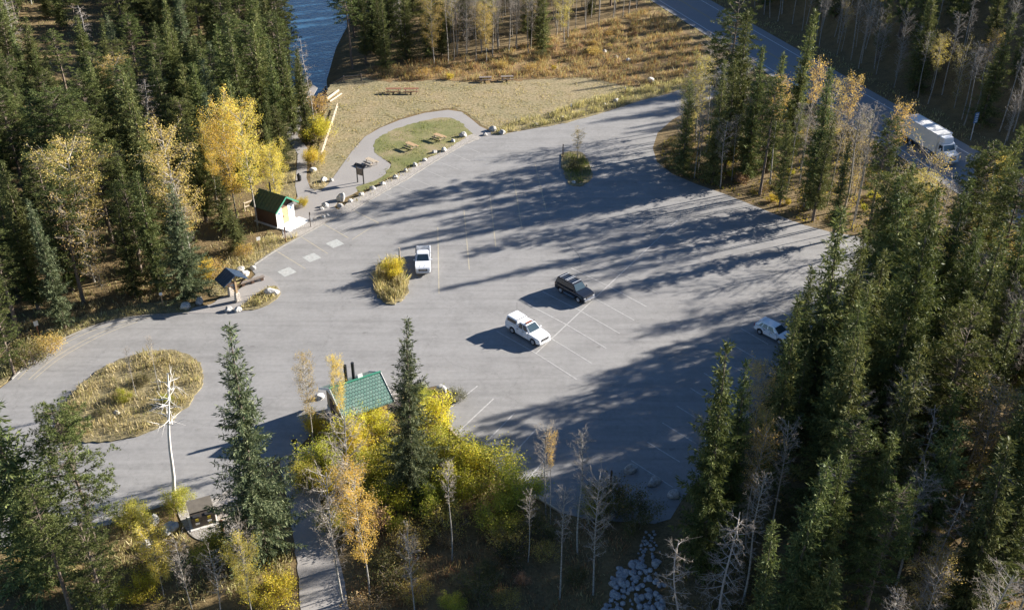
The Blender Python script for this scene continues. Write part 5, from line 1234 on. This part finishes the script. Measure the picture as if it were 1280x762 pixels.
fill([(-220, 560), (-40, 500), (8, 462), (52, 424), (104, 396), (150, 384), (205, 374), (252, 372), (265, 350), (285, 328), (312, 296), (318, 262), (345, 230), (364, 210), (364, 180), (378, 140), (392, 108), (375, 70), (352, 30), (340, -20), (-260, -30)],
     4.3, [('spruce', 44), ('pine', 33), ('gspruce', 10), ('bluespruce', 5), ('paspen', 2), ('snag', 4)], 'forest left of the car park', labs('the forest left of the car park'), {**HR, 'spruce': (8, 18), 'pine': (11, 17), 'gspruce': (8, 17), 'snag': (8, 13)}, 3, clear=clr, mind=2.6, wr=(0.95, 1.5))
fill([(398, 98), (470, 92), (545, 84), (560, 60), (600, 40), (600, -20), (440, -25), (424, 30), (410, 70)], 4.6, [('spruce', 70), ('pine', 12), ('bare', 12), ('snag', 6)], 'forest by the river', labs('the forest by the river bend'), {**HR, 'spruce': (12, 17), 'bare': (7, 11)}, 4)
fill([(540, 82), (600, 82), (690, 64), (760, 36), (800, 14), (800, -22), (585, -25)], 3.0, [('bare', 74), ('paspen', 14), ('spruce', 9), ('oaspen', 3)], 'aspen wood above the meadow', labs('the aspen wood above the meadow'), {**HR, 'bare': (10, 14), 'paspen': (9, 12), 'spruce': (10, 15)}, 5, mind=1.6)
# grove fill
grove = [(822, 180), (832, 208), (868, 226), (905, 238), (940, 252), (975, 266), (1005, 277), (1040, 285), (1082, 292), (1120, 312), (1090, 345), (1180, 420)]
gg = gp(grove) + [(hw_x(y)-3.5, y) for y in (100, 115, 130, 145, 160, 176)]
fill(None, 2.9, [('spruce', 26), ('bare', 50), ('paspen', 13), ('oaspen', 5), ('pine', 6)], 'grove by the highway', labs('the grove between car park and highway'), {**HR, 'spruce': (12, 18), 'bare': (10, 15), 'oaspen': (9, 13)}, 6, ground=gg, mind=1.9,
     keep=lambda X, Y, pt, pb, h: pt[0] < 905 or pt[1] > 52+(pt[0]-936)*0.55+(abs(int(X*77)) % 22))
# right forest
rf = gp([(1092, 342), (1048, 404), (1008, 456), (965, 505), (920, 555), (892, 595), (865, 632), (850, 660), (842, 690), (842, 740), (850, 840)]) + [(64, 40)] + [(hw_x(y)-3.5, y) for y in (50, 75, 98)]
fill(None, 3.3, [('spruce', 48), ('gspruce', 9), ('pine', 10), ('bare', 20), ('snag', 12), ('paspen', 4)], 'forest right of the car park', labs('the forest right of the car park'), {**HR, 'spruce': (13, 22), 'gspruce': (11, 19), 'pine': (15, 21), 'bare': (8, 14)}, 8, ground=rf, mind=2.1)
tall = gp([(985, 520), (1020, 470), (1092, 352), (1200, 380), (1340, 430), (1340, 640), (1130, 640), (1000, 600)])
fill(None, 3.9, [('spruce', 62), ('pine', 16), ('bare', 12), ('paspen', 6), ('snag', 4)], 'tall stand right of the car park', {**labs('the tall stand right of the car park')}, {'*': (17, 22), 'bare': (11, 16), 'paspen': (11, 15), 'snag': (12, 16)}, 21, ground=tall, mind=2.0)
# forest on the slope beyond the highway
hf = [(hw_x(y)+17.5, y) for y in (70, 110, 150, 190, 230, 275)] + [(115, 275), (160, 220), (160, 70)]
fill(None, 4.6, [('spruce', 52), ('bare', 42), ('oaspen', 2), ('pine', 4)], 'slope beyond the highway', labs('the shaded forest beyond the highway'), {**HR, 'bare': (11, 15), 'spruce': (14, 20)}, 9, ground=hf, mind=2.8,
     keep=lambda X, Y, pt, pb, h: ((X-hw_x(Y)-17.5) < 14 or h > 13))
fr = [(hw_x(y)+16.5, y) for y in (115, 150, 190, 240)] + [(hw_x(y)+22, y) for y in (240, 190, 150, 115)]
fill(None, 3.0, [('bare', 88), ('oaspen', 6), ('paspen', 6)], 'aspen edge beyond the highway', labs('the aspen edge beyond the highway'), {**HR, 'bare': (9, 13)}, 10, ground=fr, mind=1.9)
# ------------------------------------------------------------------ shrubs
SH = [('gshrub',385,610,1,1.1,'green shrub at the path edge above the bare aspens'),('yshrub',425,625,0,1.15,'yellow shrub behind the bare aspens by the path'),('yshrub',505,580,0,1.3,'golden shrub left behind the front spruce'),('gshrub',480,600,0,1.35,'dense green shrub left of the front spruce'),('gshrub',540,640,0,1.2,'green shrub right at the foot of the front spruce'),('yshrub',583,600,1,1.3,'golden shrub between the front spruce and the large rounded shrub'),('oshrub',560,660,0,1.4,'orange tinged shrub under the leafless stem'),('gshrub',625,655,0,1.2,'low green shrub below the large rounded one'),('dshrub',660,662,0,1.3,'dull shrub at the right end of the shrub mass'),('yshrub',400,545,1,1.0,'yellow shrub at the left corner of the toilet building'),('oshrub',470,665,1,1.6,'russet shrub left of the bright yellow one'),('yshrub',450,580,1,1.3,'yellow green shrub below the toilet building wall'),('yshrub',432,560,1,1.3,'bright yellow green shrub in front of the green toilet roof'),('yshrub',470,545,0,1.2,'yellow shrub at the right corner of the toilet building'),('gshrub',408,590,0,1.3,'green shrub at the left side of the path start'),
 ('yshrub',540,545,1,1.5,'tall yellow green shrub right behind the front spruce'),('gshrub',556,588,0,1.7,'green and gold shrub right of the front spruce'),('yshrub',486,640,0,1.2,'bright yellow shrub at the foot of the front spruce, left side'),('oshrub',512,690,0,1.3,'orange shrub at the foot of the front spruce'),
 ('gshrub',606,608,0,1.75,'large rounded green yellow shrub at the kerb of the bottom bays'),('gshrub',645,640,1,1.6,'green shrub right of the large rounded one'),('yshrub',574,628,1,1.3,'yellow leaved shrub left of the large rounded one'),('gshrub',455,610,1,1.3,'green shrub between the path and the front spruce'),
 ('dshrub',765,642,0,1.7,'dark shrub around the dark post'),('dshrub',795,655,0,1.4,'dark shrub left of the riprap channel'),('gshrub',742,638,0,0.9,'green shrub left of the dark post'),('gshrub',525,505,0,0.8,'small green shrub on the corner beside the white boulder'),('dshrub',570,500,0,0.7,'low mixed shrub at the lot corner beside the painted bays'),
 ('yshrub',490,347,1,0.95,'upright yellow green shrub at the top of the teardrop island'),('dshrub',718,212,0,0.8,'low dark shrub on the shaded far island'),
 ('gshrub',155,500,0,0.5,'green shrub in the middle of the oval island'),('dshrub',128,520,1,0.7,'green shrub at the left of the oval island'),('dshrub',180,480,0,0.7,'dull shrub at the top of the oval island'),('gshrub',210,505,1,0.5,'small green shrub at the right of the oval island'),
 ('gshrub',225,636,0,0.8,'scrub at the foot of the snag'),('gshrub',170,655,0,0.9,'scrub left of the pale boulder below the road'),('yshrub',180,748,0,0.9,'yellow green shrub at the bottom left of the yellow sapling'),('gshrub',270,700,0,1.1,'olive shrub under the bear proof bin'),
 ('yshrub',345,755,0,1.1,'yellow shrub at the bottom edge beside the path'),('gshrub',420,665,1,1.0,'thin shrub right of the path'),('oshrub',60,440,0,1.2,'orange brown shrub by the white sign at the road bend'),('dshrub',35,455,0,1.4,'dull shrub at the left road edge'),
 ('yshrub',398,175,0,1.5,'tall golden shrub at the path side of the split rail fence, upper one'),('yshrub',392,205,0,1.0,'golden shrub at the path side of the split rail fence, lower one'),('oshrub',398,142,0,1.8,'brown shrub near the logs by the river path'),
 ('oshrub',270,345,0,1.2,'orange shrub behind the kiosk'),('yshrub',255,350,1,0.9,'pale shrub left behind the kiosk'),('yshrub',378,258,0,0.55,'round golden shrub beside the hut porch'),('oshrub',308,320,0,0.9,'orange brown shrub below the hut')]
for (k, x, y, v, s, lb) in SH: T(k, (x, y), None, lb, None, h=BASEH[k]*s, var=v)
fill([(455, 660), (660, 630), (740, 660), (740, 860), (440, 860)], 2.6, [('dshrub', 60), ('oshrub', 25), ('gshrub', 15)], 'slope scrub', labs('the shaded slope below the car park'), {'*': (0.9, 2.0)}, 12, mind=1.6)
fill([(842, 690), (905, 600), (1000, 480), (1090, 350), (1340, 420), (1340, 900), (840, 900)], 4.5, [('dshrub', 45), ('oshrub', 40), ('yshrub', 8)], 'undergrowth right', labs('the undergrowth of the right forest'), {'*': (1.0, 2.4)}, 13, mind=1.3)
fill([(-60, 690), (190, 670), (260, 690), (300, 800), (360, 860), (-60, 900)], 3.6, [('dshrub', 30), ('oshrub', 30), ('gshrub', 30), ('yshrub', 10)], 'scrub lower left', labs('the scrub at the lower left'), {'*': (0.9, 2.2)}, 14, mind=1.8)
gr2 = gp(grove[:10]); gr2 = gr2 + [(p[0]+9, p[1]+9) for p in reversed(gr2)]
fill(None, 3.2, [('oshrub', 45), ('yshrub', 25), ('dshrub', 15), ('gshrub', 10)], 'grove edge', labs('the front edge of the highway grove'), {'*': (0.7, 1.6)}, 15, ground=gr2, mind=1.2)
fill([(410, 108), (470, 100), (560, 99), (640, 96), (720, 86), (800, 60), (800, 30), (700, 62), (600, 84), (500, 92)], 4.0, [('oshrub', 60), ('yshrub', 14), ('dshrub', 26)], 'meadow edge scrub', labs('the russet edge of the meadow'), {'*': (0.8, 1.7)}, 16, mind=1.4)
# ------------------------------------------------------------------ grass and ground cover (nobody could count it)
def grass(name, polys, dens, h, wdt, mat, label, seed, z=0.0, zf=None, clump=0.6, holes=()):
    r = np.random.default_rng(seed); B = []
    for poly in polys:
        g_ = poly; xs = [p[0] for p in g_]; ys = [p[1] for p in g_]
        area = (max(xs)-min(xs))*(max(ys)-min(ys)); n = int(area*dens)
        X = r.uniform(min(xs), max(xs), n); Y = r.uniform(min(ys), max(ys), n)
        ins = np.zeros(n, bool); m = len(g_); j = m-1
        for i in range(m):
            xi, yi = g_[i]; xj, yj = g_[j]
            c = ((yi > Y) != (yj > Y)) & (X < (xj-xi)*(Y-yi)/(yj-yi+1e-12)+xi); ins ^= c; j = i
        X, Y = X[ins], Y[ins]
        f = np.array([noise.noise(Vector((x*0.45, y*0.45, seed))) for x, y in zip(X, Y)])
        k = r.random(len(X)) < np.clip(0.5+f*1.6*clump+0.25*(1-clump), 0.05, 1); X, Y, f = X[k], Y[k], f[k]
        Z = np.array([ter(x, y) for x, y in zip(X, Y)]) if zf else np.full(len(X), z)
        B.append((np.stack([X, Y, Z], 1), f))
    P = np.concatenate([b[0] for b in B]); f = np.concatenate([b[1] for b in B]); n = len(P)
    hh = h*r.uniform(0.45, 1.15, n)*np.clip(0.8+f*0.9, 0.35, 1.5); a = r.uniform(0, 6.28, n); w_ = wdt*r.uniform(0.6, 1.3, n)
    s = np.stack([np.cos(a), np.sin(a), np.zeros(n)], 1)*w_[:, None]/2
    d = np.stack([r.normal(0, 0.32, n), r.normal(0, 0.32, n), np.ones(n)], 1)*hh[:, None]
    v = np.stack([P-s, P+s, P+d*0.6+s*0.7+r.normal(0, 0.03, (n, 3)), P+d], 1).reshape(-1, 3)
    me = mesh_np(name, v, np.arange(4*n).reshape(n, 4), mat); o = link(name, me); tag(o, label, 'grass', None, 'stuff'); print(name, n)
V1 = gp([(14,471),(55,434.5),(110,408),(147,397.5),(184,392),(232,389),(243,380),(225,377),(150,388),(105,400),(60,416),(28,436),(4,458),(-20,486)])
grass('tall_dry_grass', [V1], 44, 0.8, 0.045, 'grass', 'tall dry tan grass along the road bend', 1, 0.05, clump=0.2)
grass('tall_dry_grass', [gp([(76,547),(131,551),(170,545),(205,530),(235,506),(251,482),(253,464),(241,449),(217,440),(185,441),(150,452),(120,467),(95,489),(80,511)])], 40, 0.75, 0.045, 'grass', 'tall dry grass on the oval island', 2, 0.13, clump=0.5)
grass('tall_dry_grass', [gp([(487,325),(507,346),(510,360),(504,372),(491,380),(478,376),(470,364),(468,348),(475,334)])], 75, 1.25, 0.07, 'grass', 'dense tall straw coloured grass on the teardrop island', 3, 0.13, clump=0.0)
grass('tall_dry_grass', [gp([(703,197),(712,192),(727,194),(735,204),(739,215),(735,226),(724,231),(712,227),(705,215)])], 40, 0.6, 0.05, 'greengrass', 'weedy grass on the shaded far island', 4, 0.13, clump=0.3)
grass('tall_dry_grass', [gp([(302,386),(322,385),(344,372),(348,362),(336,362),(314,374)])], 60, 0.9, 0.06, 'grass', 'tall dry grass bed on the corner right of the kiosk', 5, 0.10, clump=0.1)
grass('tall_dry_grass', [gp([(318,329),(345,311.5),(374,295),(352,298),(338,290),(325,300),(300,318),(275,335),(264,350),(262,368),(276,370),(294,362),(308,350)])], 34, 0.8, 0.06, 'grass', 'dry grass between the kiosk and the hut', 6, 0.055, clump=0.4)
VN = gp([(622,169),(640,164.5),(700,154),(760,138),(800,125),(835,116.5),(866,104),(862,96),(825,104),(790,112),(745,122),(700,138),(650,151),(615,162)])
grass('tall_dry_grass', [VN], 40, 0.95, 0.05, 'grass', 'tall pale grass of the verge between the meadow and the lot', 7, 0.04, clump=0.6)
grass('russet_grass', [gp([(455,98),(500,102),(545,99),(590,102),(640,100),(690,98),(735,99),(790,108),(840,106),(880,90),(882,64),(850,38),(815,10),(700,44),(600,70),(520,76),(460,86)])], 22, 1.0, 0.065, 'redgrass', 'russet and gold tall grass above the mown meadow', 8, -0.02, clump=0.7)
grass('mown_grass', [gp([(432,208),(458,169),(500,148),(560,135.5),(590,146),(622,164),(700,152),(760,136),(800,118),(780,104),(640,103),(520,103),(425,108),(410,150),(405,190)])], 11, 0.2, 0.10, 'grass', 'short tufts in the mown meadow', 9, -0.02, clump=0.9)
grass('lawn_grass', [gp([(470,190),(468,181),(478,171),(525,153),(563,149),(584,163),(588,168),(556,187),(495,216),(452,237),(488,206),(480,199)])], 14, 0.16, 0.08, 'greengrass', 'green tufts of the picnic lawn', 10, 0.05, clump=0.8)
grass('lawn_grass', [gp([(446,243),(470,231),(520,205),(575,178),(592,169),(590,172),(540,199),(478,236),(430,262)])], 9, 0.4, 0.07, 'grass', 'yellow weeds between the boulders of the gravel bed', 11, 0.06, clump=1.0)
grass('leaf_litter', [gg], 10, 0.35, 0.16, 'litter', 'golden fallen leaves and low plants under the highway grove', 12, 0, True, clump=0.8)
grass('leaf_litter', [rf], 7, 0.4, 0.16, 'litter', 'brown gold ground cover under the right forest', 13, 0, True, clump=0.9)
grass('slope_grass', [gp([(440,640),(560,600),(700,645),(800,665),(760,720),(740,860),(440,860)])], 26, 0.5, 0.06, 'redgrass', 'brown grass on the shaded slope below the car park', 14, 0, True, clump=0.7)
grass('slope_grass', [gp([(-80,690),(60,672),(150,656),(215,632),(245,690),(300,700),(365,690),(378,860),(-80,900)])], 26, 0.6, 0.06, 'grass', 'mixed dry grass at the lower left of the road', 15, 0, True, clump=0.8)
grass('slope_grass', [gp([(392,556),(470,520),(545,500),(565,541),(600,575),(655,615),(560,640),(440,660),(410,640)])], 22, 0.6, 0.06, 'grass', 'grass under the yellow shrubs beside the toilet building', 16, 0, True, clump=0.6)
grass('forest_floor_grass', [gp([(-100,480),(10,460),(104,398),(250,374),(312,300),(364,210),(378,140),(352,30),(300,-20),(-160,-20)])], 2.2, 0.6, 0.14, 'grass', 'dry tufts on the floor of the left forest', 17, 0, True, clump=1.0)
grass('forest_edge_grass', [gp([(8,462),(52,424),(104,397),(150,385),(205,375),(252,373),(268,352),(288,328),(314,300),(330,285),(330,262),(300,275),(262,300),(235,335),(180,350),(100,365),(20,410)]), gp([(354,268),(368,250),(371,225),(369,205),(360,190),(345,200),(345,235),(340,258)]), gp([(392,240),(388,215),(394,180),(402,150),(412,152),(404,190),(402,215),(410,236)])], 16, 0.7, 0.05, 'grass', 'dry grass along the edge of the left forest', 19, 0, True, clump=0.7)
grass('highway_verge_grass', [[(hw_x(y)-3.6, y) for y in (95, 160, 240)]+[(hw_x(y)-1.6, y) for y in (240, 160, 95)], [(hw_x(y)+11.8, y) for y in (95, 160, 240)]+[(hw_x(y)+17, y) for y in (240, 160, 95)]], 5, 0.5, 0.1, 'grass', 'low roadside grass along the highway', 18, 0, True, clump=0.6)
import os
if os.environ.get('CNT'):
    from collections import Counter
    print(COUNTS, Counter(o.name.split('.')[0] for o in sc.objects if o.type == 'EMPTY'), Counter(o.get('group') for o in sc.objects if o.get('group')))
